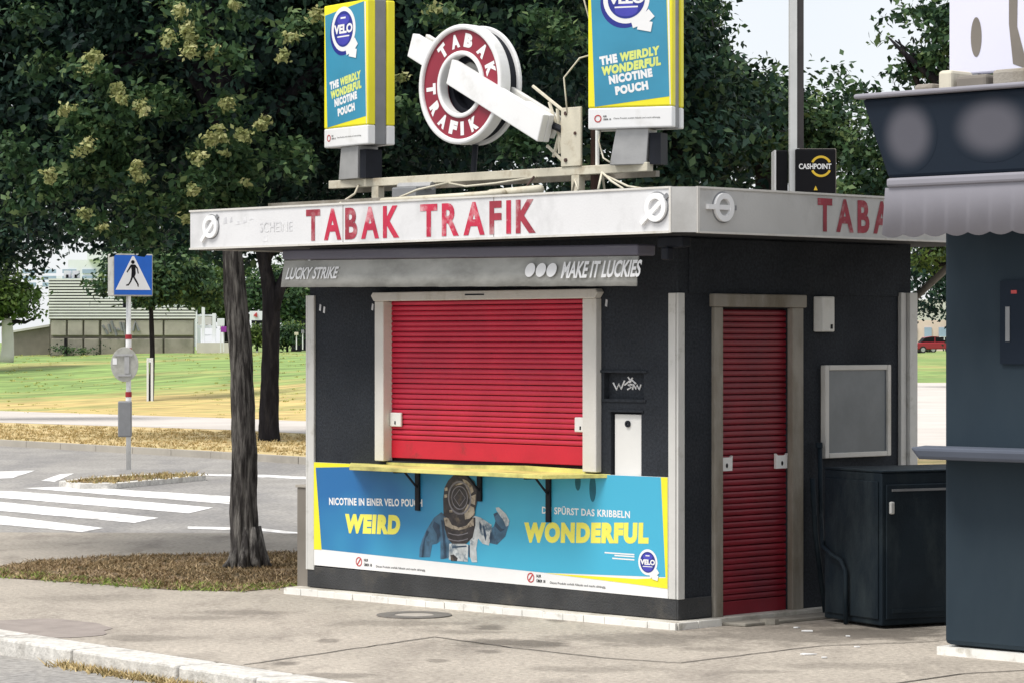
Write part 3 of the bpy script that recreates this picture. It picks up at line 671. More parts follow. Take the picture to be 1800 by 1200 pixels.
# ---- awning
aw = MB().hexa([(-3.47, -.42, 2.436), (.035, -.42, 2.396), (.035, -.25, 2.396), (-3.47, -.25, 2.436), (-3.47, -.42, 2.508), (.035, -.42, 2.468), (.035, -.25, 2.468), (-3.47, -.25, 2.508)]).build('awning', M['casset'], kiosk, bevel=.012)
nseg = 60; mb = MB()
for i in range(nseg + 1):
    t = i / nseg; xt = lerp(-3.465, .025, t); xb = lerp(-3.44, .06, t); zt = lerp(2.43, 2.392, t); zb = lerp(2.238, 2.2, t); wv = .003 * math.sin(i * .8) + .002 * math.sin(i * 2.1)
    mb.v += [(xt, -.40, zt), (lerp(xt, xb, .5), -.43 + wv * .5, lerp(zt, zb, .5)), (xb, -.455 + wv, zb + wv * .3), (xb, -.449 + wv, zb + wv * .3), (xt, -.394, zt)]
    if i:
        a, b = 5 * (i - 1), 5 * i
        for j in range(4): mb.f.append((a + j, a + j + 1, b + j + 1, b + j))
val = mb.build('valance', M['canvas'], kiosk, smooth=True)
def fV(a, b, t=0):                            # print on the sloping valance
    tz = (2.41 - b) / .19
    return (a, -.402 - .055 * max(0, min(1.1, tz)) - .012 - t, b)
MB().text('LUCKY STRIKE', Fk(503, 490, .44)[0], 2.292, .56, .085, fV, .001, .03, .1).build('valance_lettering', M['print'], val)
MB().text('MAKE IT LUCKIES', Fk(989, 475, .44)[0], 2.258, .70, .11, fV, .001, .03, .0).build('valance_lettering', M['print'], val)
mb = MB()
for px in (932, 951, 970):
    a, b = Fk(px, 475, .44); mb.disc(a, b, .046, fV, .001, 24)
mb.build('valance_dots', M['print'], val)

# ================================================================== fittings on the kiosk
# notice board
nb = thing('notice_board', 'empty notice board with pale aluminium frame on the dark wall right of the door', 'notice board', MK, (.02, 1.8, 1.06))
MB().box(.001, .03, 1.45, 2.145, 1.075, 1.675).build('backing', M['glass'], nb)
MB().box(0.001, .045, 1.437, 1.48, 1.057, 1.69).box(0.001, .045, 2.115, 2.156, 1.057, 1.69).box(.001, .045, 1.481, 2.114, 1.057, 1.092).box(.001, .045, 1.481, 2.114, 1.655, 1.69).build('frame', M['frame'], nb, bevel=.006)
al = thing('alarm_box', 'white rectangular alarm box high on the wall beside the kiosk door', 'alarm box', MK, (.02, 1.42, 1.92))
MB().prism([(.001, 1.36), (.055, 1.39), (.055, 1.525), (.001, 1.53)], lambda a, b, t: (a, b, t), 1.915, 2.155).build('housing', M['acrylb'], al, bevel=.008, fix=True)
MB().box(.0552, .058, 1.48, 1.5, 1.935, 1.965).build('grille', M['ink'], al)
# pipes beside the door
pp = thing('downpipe', 'thin dark pipe running down the wall between door and dark cabinet', 'pipe', MK, (.05, 1.4, 0))
def wk(px, py, d):
    p = MK.inverted() @ Vector(P(px, py, d)); return tuple(p)
def kpt(px, py, off): y, z = Rk(px, py, off); return (off, y, z)
MB().tube([kpt(1441, 780, .05), kpt(1443, 900, .05), wk(1446, 960, 19.56), wk(1462, 974, 19.46), wk(1478, 984, 19.38), wk(1486, 1002, 19.34), wk(1487, 1096, 19.34)], .016, 8).build('pipe_run', M['cab'], pp, smooth=True)
MB().tube([kpt(1428, 840, .04), kpt(1434, 940, .05), kpt(1452, 1085, .12)], .018, 8).build('pipe_branch', M['cab'], pp, smooth=True)
MB().tube([kpt(1440, 777, .05), kpt(1440, 786, .05)], .024, 8).build('pipe_collar', M['cab'], pp)
# rear support pipe
sp_ = thing('canopy_support_pipe', 'grey bent pipe rising behind the kiosk corner to the canopy', 'pipe', MK, (-.05, 2.55, 0))
MB().tube([wk(1594, 1060, 21.2), wk(1594, 700, 21.2), wk(1595, 552, 21.2), wk(1600, 532, 21.2), wk(1612, 520, 21.1), wk(1660, 476, 20.9), wk(1700, 440, 20.8)], .026, 10).build('bent_pipe', M['frame2'], sp_, smooth=True)
MB().tube([wk(1590, 556, 21.2), wk(1590, 562, 21.15)], .05, 10).build('clamp', M['darkmetal'], sp_)

# dark cabinet at right (free standing, turned on its own)
cab = thing('metal_cabinet', 'waist-high blue-black metal cabinet standing at the right corner of the kiosk', 'cabinet', MI, (2.381, 19.05, 0), math.radians(28), local=True)
MB().box(0, 1.0, .0, .66, .02, 1.005).build('body', M['cab'], cab, bevel=.01)
MB().box(-.004, 1.004, -.006, .664, 1.006, 1.02).build('top_plate', M['cab'], cab, bevel=.006)
cd = MB().box(.03, .97, -.012, -.001, .06, .93).build('door', M['cab'], cab, bevel=.006)
MB().box(.07, .93, -.02, -.0125, .885, .9).build('rail', M['greymetal'], cd)
MB().box(.045, .075, -.04, -.0125, .74, .82).build('handle', M['silver'], cd, bevel=.008)
MB().box(.07, .93, -.018, -.0125, .1, .125).build('rail', M['cab'], cd)
MB().box(-.012, -.001, .03, .63, .06, .95).build('side_panel', M['cab'], cab, bevel=.006)

# grey utility cabinet behind left corner
uc = thing('utility_cabinet', 'narrow grey-brown utility cabinet against the left end of the kiosk', 'cabinet', MK, (-3.8, .2, 0))
MB().box(-3.82, -3.69, .02, .45, 0, .775).build('body', M['concd'], uc, bevel=.006)
MB().box(-3.83, -3.685, .01, .46, .776, .795).build('lid', M['concrete'], uc, bevel=.003)

# ================================================================== long banner under the counter
bn = thing('advertising_banner', 'long blue and yellow printed banner with diver on the kiosk front under the counter', 'banner', MK, (-1.85, -.012, .19))
BX0, BX1 = -3.60, -.075
def zb(x): return lerp(.222, .185, (x - BX0) / (BX1 - BX0))
MB().hexa([(BX0, -.016, .216), (BX1, -.016, .187), (BX1, -.0, .187), (BX0, -.0, .216), (BX0, -.016, .968), (BX1, -.016, .972), (BX1, 0, .972), (BX0, 0, .968)]).build('panel', M['print'], bn)
fB = front(-.016)
# gradient blue field, deeper at the left as printed
mg = mat('banner blue gradient print', (.05, .3, .5), .45, .05, 2)
n_, l_ = mg.node_tree.nodes, mg.node_tree.links
gt = n_.new('ShaderNodeTexCoord'); sx = n_.new('ShaderNodeSeparateXYZ'); l_.new(gt.outputs['Object'], sx.inputs[0])
gm = n_.new('ShaderNodeMapRange'); gm.inputs[1].default_value = -1.75; gm.inputs[2].default_value = 1.3; l_.new(sx.outputs[0], gm.inputs[0])
gz = n_.new('ShaderNodeMath'); gz.operation = 'MULTIPLY_ADD'; l_.new(sx.outputs[2], gz.inputs[0]); gz.inputs[1].default_value = -.55; l_.new(gm.outputs[0], gz.inputs[2])
gn = n_.new('ShaderNodeTexNoise'); gn.inputs['Scale'].default_value = 1.3; l_.new(gt.outputs['Object'], gn.inputs['Vector'])
ga = n_.new('ShaderNodeMath'); ga.operation = 'ADD'; l_.new(gz.outputs[0], ga.inputs[0]); l_.new(gn.outputs[0], ga.inputs[1])
gr = n_.new('ShaderNodeValToRGB'); gr.color_ramp.elements[0].position = .3; gr.color_ramp.elements[0].color = (.016, .14, .37, 1)
gr.color_ramp.elements[1].position = 1.25 if False else 1.0; gr.color_ramp.elements[1].color = (.06, .42, .62, 1)
l_.new(ga.outputs[0], gr.inputs[0]); l_.new(gr.outputs[0], n_['Principled BSDF'].inputs['Base Color'])
MB().sheet([(-3.565, .93, .001), (-3.50, .335, .001), (-2.38, .312, .001), (-1.2, .292, .001), (-.095, .325, .001), (-.135, .971, .001), (-2.6, .969, .001)], fB).build('blue_print', mg, bn)
MB().sheet([(BX0, .968, .0015), (BX0, .33, .0015), (-3.50, .332, .0015), (-3.567, .93, .0015), (-2.6, .969, .0015)], fB).build('yellow_print', M['yellow'], bn)
MB().sheet([(-.135, .971, .0015), (-.094, .32, .0015), (-.35, .298, .0015), (-1.2, .29, .0015), (-.35, .262, .0015), (-.076, .25, .0015), (-.076, .972, .0015)], fB).build('yellow_print', M['yellow'], bn)
MB().text('NICOTINE IN EINER VELO POUCH', -3.415, .662, 1.0, .054, fB, .002, .035, .0, math.radians(1.5), 1.08).build('slogan_lettering', M['print'], bn)
MB().text('DU SPÜRST DAS KRIBBELN', -1.225, .69, .815, .058, fB, .002, .028, .0, math.radians(.2), 1.08).build('slogan_lettering', M['print'], bn)
MB().text('WEIRD', -3.235, .465, .59, .14, fB, .002, .075, .12, math.radians(1.5), 1.16).build('headline_lettering', M['ylet'], bn)
MB().text('WONDERFUL', -1.39, .485, 1.15, .14, fB, .002, .075, .08, math.radians(2.4), 1.16).build('headline_lettering', M['ylet'], bn)
def fine(mb, x, z, k=1):
    mb.text('NUR', x + .055 * k, z + .005 * k, .045 * k, .02 * k, fB, .002, .02)
    mb.text('ÜBER 18', x + .055 * k, z - .028 * k, .085 * k, .024 * k, fB, .002, .02)
    mb.text('Dieses Produkt enthält Nikotin und macht abhängig.', x + .185 * k, z - .035 * k, .52 * k, .02 * k, fB, .002, .0)
for q in ((634, 986), (936, 1014)):
    mb = MB(); fine(mb, *Fk(*q)); mb.build('small_print', M['ink'], bn, kind='stuff')
mb = MB()
for q in (Fk(634, 986), Fk(936, 1014)):
    mb.ringp(q[0], q[1], .026, .034, fB, .001, .002, 24); mb.prism([(q[0] - .022, q[1] - .018), (q[0] - .014, q[1] - .024), (q[0] + .022, q[1] + .018), (q[0] + .014, q[1] + .024)], fB, .001, .002)
mb.build('pictogram', M['redink'], bn)
def badge(cx, cz, R, fn, parent, t=.002, name='round_badge', small=True):
    o = MB().disc(cx, cz, R, fn, t, 40).build(name, M['print'], parent)
    MB().disc(cx, cz, R * .8, fn, t + .001, 40).build('badge_field', M['navy'], o)
    MB().disc(cx, cz + R * .42, R * .5, fn, t + .0015, 24, R * .24).disc(cx, cz - R * .45, R * .5, fn, t + .0015, 24, R * .26).build('badge_sheen', M['violet'], o)
    mb = MB().text('VELO', cx - R * .77, cz - R * .2, R * 1.54, R * .42, fn, t + .002, .05)
    mb.build('badge_lettering', M['print'], o); mb = MB()
    mb.sheet([(cx - R * .5, cz - R * .36, t + .002), (cx + R * .5, cz - R * .36, t + .002), (cx + R * .5, cz - R * .3, t + .002), (cx - R * .5, cz - R * .3, t + .002)], fn)
    mb.build('badge_line', M['print'], o); mb = MB()
    mb.sheet([(cx - R * .22, cz + R * .46, t + .002), (cx + R * .2, cz + R * .46, t + .002), (cx + R * .2, cz + R * .54, t + .002), (cx - R * .22, cz + R * .54, t + .002)], fn)
    mb.build('badge_line', M['print'], o)
    mp_ = MB()
    for dx, dz, r in ((.52, -.92, .3), (.86, -.8, .7), (.8, -1.12, -.2)):
        c, s_ = math.cos(r), math.sin(r); h1, h2 = R * .3, R * .2
        mp_.sheet([(cx + R * dx + a * c - b * s_, cz + R * dz + a * s_ + b * c, t + .003 + .0005 * dx) for a, b in ((-h1, -h2), (h1, -h2), (h1, h2), (-h1, h2))], fn)
    mp_.build('pouch_print', M['print'], o)
badge(*Fk(1142, 987), .085, fB, bn)
mb = MB()
for z_, w_ in ((.452, .27), (.438, .18), (.418, .2)): mb.sheet([(-.37 - w_, z_, .002), (-.37, z_, .002), (-.37, z_ + .009, .002), (-.37 - w_, z_ + .009, .002)], fB)
mb.build('caption_lines', M['print'], bn, kind='stuff')
# diver, a flat printed figure
def dv(zx, zy): return Fk(700 + zx / 6.314, 820 + zy / 6.314, .016)
def dpoly(lst, m, nm, t):
    for p in lst: MB().sheet([dv(*q) + (t,) for q in p], fB).build(nm, M[m], bn)
dpoly([[(235, 1000), (240, 900), (270, 800), (320, 690), (400, 560), (480, 500), (560, 560), (600, 700), (580, 860), (560, 1010), (500, 1020), (470, 1020), (470, 820), (430, 850), (380, 860), (355, 1000)],
       [(1060, 660), (1100, 560), (1160, 560), (1230, 640), (1190, 770), (1100, 860), (1000, 840), (960, 760), (1010, 690)]], 'suit', 'diver_suit_print', .002)
dpoly([[(850, 540), (920, 560), (1040, 640), (1040, 700), (1010, 870), (940, 850), (890, 790), (870, 900), (880, 1055), (820, 1055), (790, 960), (800, 840), (780, 560)],
       [(570, 850), (700, 840), (780, 860), (775, 1050), (640, 1040), (565, 1025)],
       [(1085, 450), (1120, 445), (1200, 520), (1240, 600), (1225, 650), (1195, 660), (1170, 590), (1120, 520), (1095, 480)]], 'suitl', 'diver_suit_highlight', .003)
dpoly([[(1060, 520), (1100, 500), (1170, 590), (1200, 660), (1150, 700), (1100, 640), (1080, 590)]], 'suit', 'diver_glove_print', .0035)
dpoly([[(505, 560), (860, 560), (860, 640), (830, 780), (760, 850), (600, 850), (550, 780), (520, 680)], [(585, 975), (620, 970), (665, 1010), (655, 1042), (590, 1040)]], 'brass', 'breastplate_print', .004)
dpoly([[(510, 560), (560, 560), (600, 640), (680, 670), (760, 650), (840, 560), (845, 650), (760, 680), (680, 700), (590, 680), (530, 650)]], 'brassl', 'collar_print', .005)
hel = [(510, 540), (505, 350), (520, 230), (560, 150), (620, 90), (700, 75), (780, 100), (850, 160), (880, 240), (890, 350), (865, 450), (850, 540), (780, 600), (690, 650), (620, 600)]
dpoly([hel], 'brass', 'helmet_print', .006)
dpoly([[(720, 130), (770, 150), (830, 210), (845, 270), (800, 310), (780, 260), (750, 200)], [(740, 490), (780, 410), (850, 450), (860, 520), (800, 570), (750, 580)], [(800, 330), (870, 300), (860, 420), (810, 400)],
       [(520, 230), (555, 225), (555, 260), (525, 265)], [(520, 305), (552, 300), (552, 335), (522, 340)], [(575, 480), (610, 470), (610, 505), (580, 505)], [(640, 190), (720, 170), (730, 185), (650, 205)]], 'brassl', 'helmet_highlight', .007)
mb = MB(); c0 = dv(690, 340)
for R0, R1 in ((.105, .118), (.075, .083)):
    mb.ringp(c0[0], c0[1], R0, R1, fB, .007, .008, 32)
rr = .062
for k in range(4):
    a0, a1 = k * math.pi / 2, (k + 1) * math.pi / 2
    p0 = (c0[0] + rr * math.cos(a0), c0[1] + rr * math.sin(a0)); p1 = (c0[0] + rr * math.cos(a1), c0[1] + rr * math.sin(a1)); q0 = (c0[0] + rr * .88 * math.cos(a0), c0[1] + rr * .88 * math.sin(a0)); q1 = (c0[0] + rr * .88 * math.cos(a1), c0[1] + rr * .88 * math.sin(a1))
    mb.sheet([p0 + (.008,), p1 + (.008,), q1 + (.008,), q0 + (.008,)], fB)
for zy in (735, 800):
    pts = [dv(560 + 55 * i, zy + 25 * math.sin(math.pi * i / 4)) for i in range(5)]
    for p, q in zip(pts, pts[1:]): mb.sheet([(p[0], p[1], .0055), (q[0], q[1], .0055), (q[0], q[1] + .007, .0055), (p[0], p[1] + .007, .0055)], fB)
mg2 = mat('helmet rim print', (.2, .19, .21), .5, .3, 20)
mb.build('helmet_rim_print', mg2, bn)
dpoly([[(400, 600), (460, 640), (470, 760), (440, 820), (430, 740), (385, 660)], [(320, 700), (345, 720), (300, 800), (280, 1000), (262, 1000), (275, 860)], [(480, 580), (500, 600), (520, 760), (540, 1000), (515, 1010), (500, 800)],
       [(940, 640), (960, 660), (985, 760), (975, 820), (955, 760)], [(1030, 700), (1045, 760), (1030, 840), (1015, 790)], [(905, 600), (930, 640), (925, 720), (905, 680)], [(600, 880), (760, 870), (765, 885), (605, 898)], [(780, 860), (800, 870), (800, 1000), (785, 1000)],
       [(1080, 600), (1150, 680), (1190, 690), (1140, 720), (1080, 660)], [(1060, 520), (1105, 500), (1110, 520), (1075, 550)]], 'suitd', 'suit_fold_print', .0038)
# soot marks
mb = MB()
for px, py, w_, h_ in ((1016, 846, 6, 16), (1042, 858, 7, 24)):
    a, b = Fk(px, py, .016); mb.disc(a, b, w_ * .0045, fB, .0012, 16, h_ * .0037)
mb.build('soot_mark', mat('soot on print', (.015, .13, .19), .7, .3, 12), bn)

# ================================================================== roof sign frame
rf = thing('sign_support_frame', 'rusting cream steel beam frame carrying the signs above the canopy', 'sign frame', MK, (-2.2, .35, 2.8))
MB().box(-3.80, -.56, .31, .37, 2.985, 3.045).build('front_beam', M['cream'], rf, bevel=.004)
MB().box(-3.70, -.66, .50, .54, 2.96, 3.0).build('rear_beam', M['frame2'], rf)
for xx in (-3.32, -1.27):
    MB().box(xx, xx + .075, .31, .37, 2.78, 2.984).build('post', M['cream'], rf, bevel=.003)
    MB().box(xx - .03, xx + .1, .28, .42, 2.776, 2.79).build('foot_plate', M['cream'], rf)
pl = MB().box(-1.36, -1.17, .30, .318, 3.046, 3.45).build('bracket_plate', M['cream'], rf, bevel=.004)
mb = MB()
for z_ in (3.09, 3.41): mb.prism([(-1.31 + .015 * math.cos(i), z_ + .015 * math.sin(i)) for i in range(6)], front(.30), 0, .008)
mb.prism([(-1.22 + .012 * math.cos(i), 3.27 + .012 * math.sin(i)) for i in range(6)], front(.30), 0, .008)
mb.build('bolt', M['rust'], pl)
MB().tube([(-1.13, .40, 2.79), (-1.125, .40, 4.75)], .032, 12).build('mast', M['rust'], rf, smooth=True)
MB().tube([(-1.07, .36, 3.03), (-1.07, .36, 3.3)], .013, 8).build('thin_rod', M['white'], rf)
mb = MB()
for a, b in (((-1.36, .33, 3.43), (-1.66, .33, 3.62)), ((-1.36, .33, 3.4), (-1.46, .33, 3.12)), ((-1.42, .33, 3.45), (-1.40, .33, 3.14)), ((-1.52, .33, 3.2), (-1.36, .33, 3.08)), ((-1.5, .33, 3.5), (-1.36, .33, 3.15))):
    mb.tube([a, b], .012, 6)
mb.build('brace', M['cream'], rf)
MB().box(-4.25, -2.7, .1, .2, 2.80, 2.885).build('roof_upstand', M['frame2'], kiosk)
MB().tube([(-2.75, -.1, 2.845), (-1.95, -.12, 2.85), (-1.5, -.1, 2.86)], .022, 8).tube([(-1.7, -.05, 2.86), (-1.2, -.05, 2.875)], .03, 8).build('conduit', M['cream'], kiosk, smooth=True)
cb = thing('loose_cables', 'tangle of loose pale cables lying on the canopy under the sign frame', 'cables', MK, (-2, 0, 2.8))
for i, pts in enumerate(([(-3.45, .3, 3.0), (-3.38, .2, 2.93), (-3.42, .1, 2.86), (-3.5, .05, 2.82)], [(-2.9, .1, 2.85), (-2.65, .15, 2.93), (-2.45, .3, 2.985)], [(-2.5, .3, 2.98), (-2.2, .2, 2.94), (-1.9, .2, 2.95), (-1.6, .3, 2.985)],
                         [(-1.52, .2, 2.98), (-1.5, .1, 2.9), (-1.56, 0, 2.85), (-1.6, -.1, 2.82)], [(-1.05, .1, 2.86), (-.98, .05, 2.93), (-.9, 0, 2.86)], [(-.75, .1, 2.84), (-.68, .0, 2.97), (-.5, -.1, 2.9), (-.3, -.2, 2.84)],
                         [(-.68, 0, 2.97), (-.62, -.1, 2.85)], [(-.66, 0, 2.95), (-.35, -.1, 2.86), (-.1, -.2, 2.83)], [(-1.2, .2, 3.4), (-1.28, .25, 3.65), (-1.18, .3, 3.78), (-1.13, .35, 3.8)], [(-.98, .3, 3.3), (-.95, .25, 3.2), (-.86, .2, 3.08), (-.8, .2, 3.05)],
                         [(-1.3, .4, 4.5), (-1.22, .38, 4.2), (-1.14, .38, 3.98)])):
    MB().tube(pts, .008 if i < 8 else .006, 6).build('cable', M['rust' if i == 3 else 'cream'], cb, smooth=True)
MB().box(-2.98, -2.72, .2, .4, 2.79, 2.96).build('junction_box', M['greymetal'], rf, bevel=.01)
MB().tube([(-3.0, .3, 2.97), (-2.65, .3, 2.965)], .03, 8).build('floodlight', M['metal'], rf)

# ---- light boxes
def lightbox(org, rot, label, tilt=0):
    t = thing('light_box', label, 'light box', MK, org, rot, local=True, group='advertising light boxes on the kiosk roof')
    W2, H, D1 = .30, 1.06, .12
    # shells and band
    body = MB().box(-W2 + .012, W2 - .012, -.05, .05, .0, H).build('aluminium_band', M['greymetal'], t, bevel=.006)
    for s_ in (-1, 1):
        y0, y1 = (-D1, -.051) if s_ < 0 else (.051, D1)
        MB().box(-W2, W2, y0, y1, .0, .142).build('white_shell', M['acryl'], t, bevel=.01)
        MB().box(-W2, W2, y0, y1, .1425, H - .002).build('yellow_shell', M['yellow'], t, bevel=.01)
        fn = (lambda a, b, tt=0: (a - .3, -D1 - tt, b)) if s_ < 0 else (lambda a, b, tt=0: (.3 - a, D1 + tt, b))
        MB().sheet([(.05, .15, .001), (.578, .205, .001), (.552, 1.045, .001), (.018, .985, .001)], fn).build('blue_print', M['pblue'], t)
        MB().sheet([(.588, .15, .0015), (.582, .15, .0015), (.56, 1.04, .0015), (.575, 1.04, .0015)], fn).build('pale_edge', M['print'], t)
        MB().disc(.262, .842, .172, fn, .0015, 40).build('badge_shadow', M['navy'], t)
        badge(.275, .865, .165, fn, t, .002)
        ti = math.radians(8)
        for wd_, a_, b_, l_, h_, m_, sh_ in (('THE', .09, .425, .125, .06, 'print', 0), ('NICOTINE', .155, .295, .31, .06, 'print', 0), ('POUCH', .2, .222, .235, .06, 'print', 0), ('WEIRDLY', .235, .445, .285, .06, 'ylet2', .15), ('WONDERFUL', .105, .355, .42, .062, 'ylet2', .15)):
            MB().text(wd_, a_, b_, l_, h_, fn, .002, .075, sh_, ti, 1.16).build('word', M[m_], t)
        MB().text('NUR', .11, .077, .025, .014, fn, .002, .02).text('ÜBER 18', .11, .058, .055, .014, fn, .002, .02).text('Dieses Produkt enthält Nikotin und macht abhängig.', .185, .06, .33, .014, fn, .002, .0).build('small_print', M['ink'], t, kind='stuff')
        MB().ringp(.072, .07, .018, .026, fn, .001, .002, 24).build('pictogram', M['redink'], t)
    MB().hexa([(-.16, -.08, -.24), (.10, -.08, -.24), (.10, .08, -.24), (-.16, .08, -.24), (-.11, -.09, -.001), (.12, -.09, -.001), (.12, .09, -.001), (-.11, .09, -.001)]).build('pedestal', M['metal'], t, bevel=.004)
    MB().box(.12, .2, -.07, .07, -.24, -.03).build('pedestal_shade_side', M['darkmetal'], t)  # dark box stands for the pedestal's side in shade
    return t
lightbox((-3.50, .35, 3.287), math.radians(-8.8), 'tall blue and yellow light box left of the round ring sign on the kiosk roof')
lightbox((-.70, .35, 3.272), math.radians(23.5), 'tall blue and yellow light box right of the round ring sign, at the brown mast')

# ---- ring sign
CX, CZ, R = -2.28, 3.665, .425; YF = .22
rs = thing('ring_sign', 'round red and white ring sign crossed by a slanting white bar above the kiosk canopy', 'sign', MK, (CX, YF + .1, CZ))
fR = front(YF)
def torus(mb, cx, cz, r0, r1, y0, y1, seg=72, rd=.02):
    mb.ringp(cx, cz, r0, r1, lambda a, b, t: (a, t, b), y0, y1, seg); return mb
ring = torus(MB(), CX, CZ, .215, .385, YF + .012, YF + .09).build('red_ring', M['signred'], rs)
torus(MB(), CX, CZ, .386, R, YF - .012, YF + .092).build('outer_rim', M['acryl'], rs, bevel=.014)
torus(MB(), CX, CZ, .205, .238, YF - .006, YF + .08).build('inner_rim', M['acryl'], rs, bevel=.01)
torus(MB(), CX, CZ, .17, .395, YF + .093, YF + .17).build('middle_drum', M['darkmetal'], rs)
torus(MB(), CX, CZ, .386, R, YF + .171, YF + .2).build('rear_rim', M['acryl'], rs, bevel=.008)
MB().prism([(CX + .3 * math.cos(i * math.pi / 16), CZ + .3 * math.sin(i * math.pi / 16)) for i in range(32)], lambda a, b, t: (a, t, b), YF + .172, YF + .18).build('backing_disc', M['darkmetal'], rs, fix=True)
def ringletter(c, deg, inward, rad=.312, h=.098, w_=.085):
    a = math.radians(deg); ux, uz = math.cos(a), math.sin(a)
    up = (-ux, -uz) if inward else (ux, uz); rt = (up[1], -up[0])
    ox, oz = CX + ux * rad, CZ + uz * rad
    fn = lambda p, q, t=0: (ox + rt[0] * p + up[0] * q, YF + .012 - t, oz + rt[1] * p + up[1] * q)
    MB().text(c, -w_ / 2, -h / 2, w_, h, fn, .002, .08).build('letter', M['print'], ring)
for c, dg in zip('TABAK', (127, 101, 76, 46, 17)): ringletter(c, dg, False)
for c, dg in zip('TRAFIK', (183, 210, 233, 255, 272, 294)): ringletter(c, dg, True, w_=.035 if c == 'I' else .08)
# slanting bar: behind the left rim, in front of the right one
def fp(px, py, y): a, b = Fk(px, py, -y); return a, b
def barseg(q, y0, y1, nm, m):
    return MB().prism(q, lambda a, b, t: (a, t, b), y0, y1).build(nm, M[m], rs, bevel=.008, fix=True)
A0, A1 = Vector(fp(718, 58, .2)), Vector(fp(708, 99, .2)); B0, B1 = Vector(fp(957, 202, .2)), Vector(fp(946, 250, .2))
ct, cb_ = A0.lerp(B0, .335), A1.lerp(B1, .335)
c2, d2 = A0.lerp(B0, .2), A1.lerp(B1, .2)
barseg([tuple(A1), tuple(d2), tuple(c2), tuple(A0)], YF + .02, YF + .088, 'bar_left', 'acryl')
barseg([tuple(cb_), tuple(B1), tuple(B0), tuple(ct)], YF - .03, YF + .03, 'bar_front', 'acryl')
m1, m2_ = A0.lerp(B0, .83), A1.lerp(B1, .83)
barseg([(m2_[0], m2_[1]), tuple(B1), tuple(B0), (m1[0], m1[1])], YF + .031, YF + .085, 'bar_right', 'acryl')
barseg([tuple(A1 + Vector((.05, .02))), tuple(B1 + Vector((-.02, .03))), tuple(B0 + Vector((0, -.005))), tuple(A0 + Vector((.03, .0)))], YF + .12, YF + .16, 'rear_bar', 'acrylb')
MB().tube([(-1.62, YF + .1, 3.40), (-1.36, YF + .1, 3.30)], .025, 8).build('mounting_arm', M['darkmetal'], rs)
MB().tube([(CX, YF + .15, CZ - .42), (CX, YF + .13, 3.04)], .022, 8).build('mounting_arm', M['darkmetal'], rs)

# ================================================================== neighbouring kiosk at the right edge
nk = thing('neighbour_kiosk', 'slate blue kiosk with flared dark fascia and pale scalloped awning at the right edge', 'kiosk', MK, (2.2, -.085, 0))
NY = -.085
MB().box(2.20, 6.2, NY, 2.2, .06, 2.8).build('wall', M['nk'], nk, bevel=.03)
MB().box(2.17, 6.2, NY - .03, 2.3, -.0, .05).build('base_slab', M['tile'], nk)
MB().hexa([(2.24, NY - .30, 1.165), (6.2, NY - .30, 1.165), (6.2, NY - .0, 1.165), (2.12, NY - .0, 1.165), (2.19, NY - .32, 1.235), (6.2, NY - .32, 1.235), (6.2, NY, 1.235), (2.05, NY, 1.235)]).build('counter', M['nks'], nk, bevel=.02)
MB().hexa([(2.11, NY - .42, 2.80), (6.2, NY - .42, 2.80), (6.2, 2.4, 2.80), (2.11, 2.4, 2.80), (1.93, NY - .44, 3.27), (6.2, NY - .44, 3.27), (6.2, 2.5, 3.27), (1.93, 2.5, 3.27)]).build('flared_fascia', M['nkd'], nk, bevel=.02, fix=True)
MB().box(1.90, 6.2, NY - .48, 2.5, 3.271, 3.30).build('roof_edge', M['nkl'], nk, bevel=.012)
MB().box(2.12, 6.2, NY - .45, 0.3, 2.745, 2.799).build('cornice', M['nkl'], nk, bevel=.015)
mb = MB(); n = 160
for i in range(n + 1):
    x_ = lerp(2.10, 6.2, i / n); zb_ = 2.45 - .02 * abs(math.sin(i * math.pi / 6)) + .02
    mb.v += [(x_, NY - .43, 2.744), (x_, NY - .46, zb_), (x_, NY - .452, zb_), (x_, NY - .42, 2.744)]
    if i:
        for j in range(3): mb.f.append((4 * (i - 1) + j, 4 * (i - 1) + j + 1, 4 * i + j + 1, 4 * i + j))
mb.build('awning_valance', M['nkl'], nk, smooth=True)
def fN(a, b, t=0): k = (b - 2.80) / .47; return (a, NY - .42 - .02 * k - .0005 - t, b)
# soft worn prints on the fascia
ms = mat('faded disc print', (.15, .15, .17), .6, .1, 3)
def softdisc(cx, cz, rx, rz, nm):
    m = bpy.data.materials.new(nm); m.use_nodes = True; n_, l_ = m.node_tree.nodes, m.node_tree.links
    t = n_.new('ShaderNodeTexCoord'); mp = n_.new('ShaderNodeMapping'); mp.vector_type = 'POINT'
    mp.inputs['Location'].default_value = (-(cx - 2.2) / rx, 0, -cz / rz); mp.inputs['Scale'].default_value = (1 / rx, 0, 1 / rz)
    l_.new(t.outputs['Object'], mp.inputs[0]); g_ = n_.new('ShaderNodeTexGradient'); g_.gradient_type = 'SPHERICAL'; l_.new(mp.outputs[0], g_.inputs[0])
    r = n_.new('ShaderNodeValToRGB'); r.color_ramp.elements[0].color = (.011, .018, .03, 1); r.color_ramp.interpolation = 'EASE'; r.color_ramp.elements[1].color = (.1, .1, .12, 1); r.color_ramp.elements[1].position = .62
    l_.new(g_.outputs[0], r.inputs[0]); l_.new(r.outputs[0], n_['Principled BSDF'].inputs['Base Color']); n_['Principled BSDF'].inputs['Roughness'].default_value = .7; n_['Principled BSDF'].inputs['Specular IOR Level'].default_value = .15
    MB().disc(cx, cz, rx, fN, .0005, 40, rz).build('faded_emblem', m, nk)
softdisc(2.27, 3.045, .21, .22, 'faded round print'); softdisc(2.86, 3.06, .3, .2, 'faded oval print')
MB().box(3.0, 4.2, NY - .02, NY, 1.35, 2.2).build('window', M['nkd'], nk, bevel=.01)
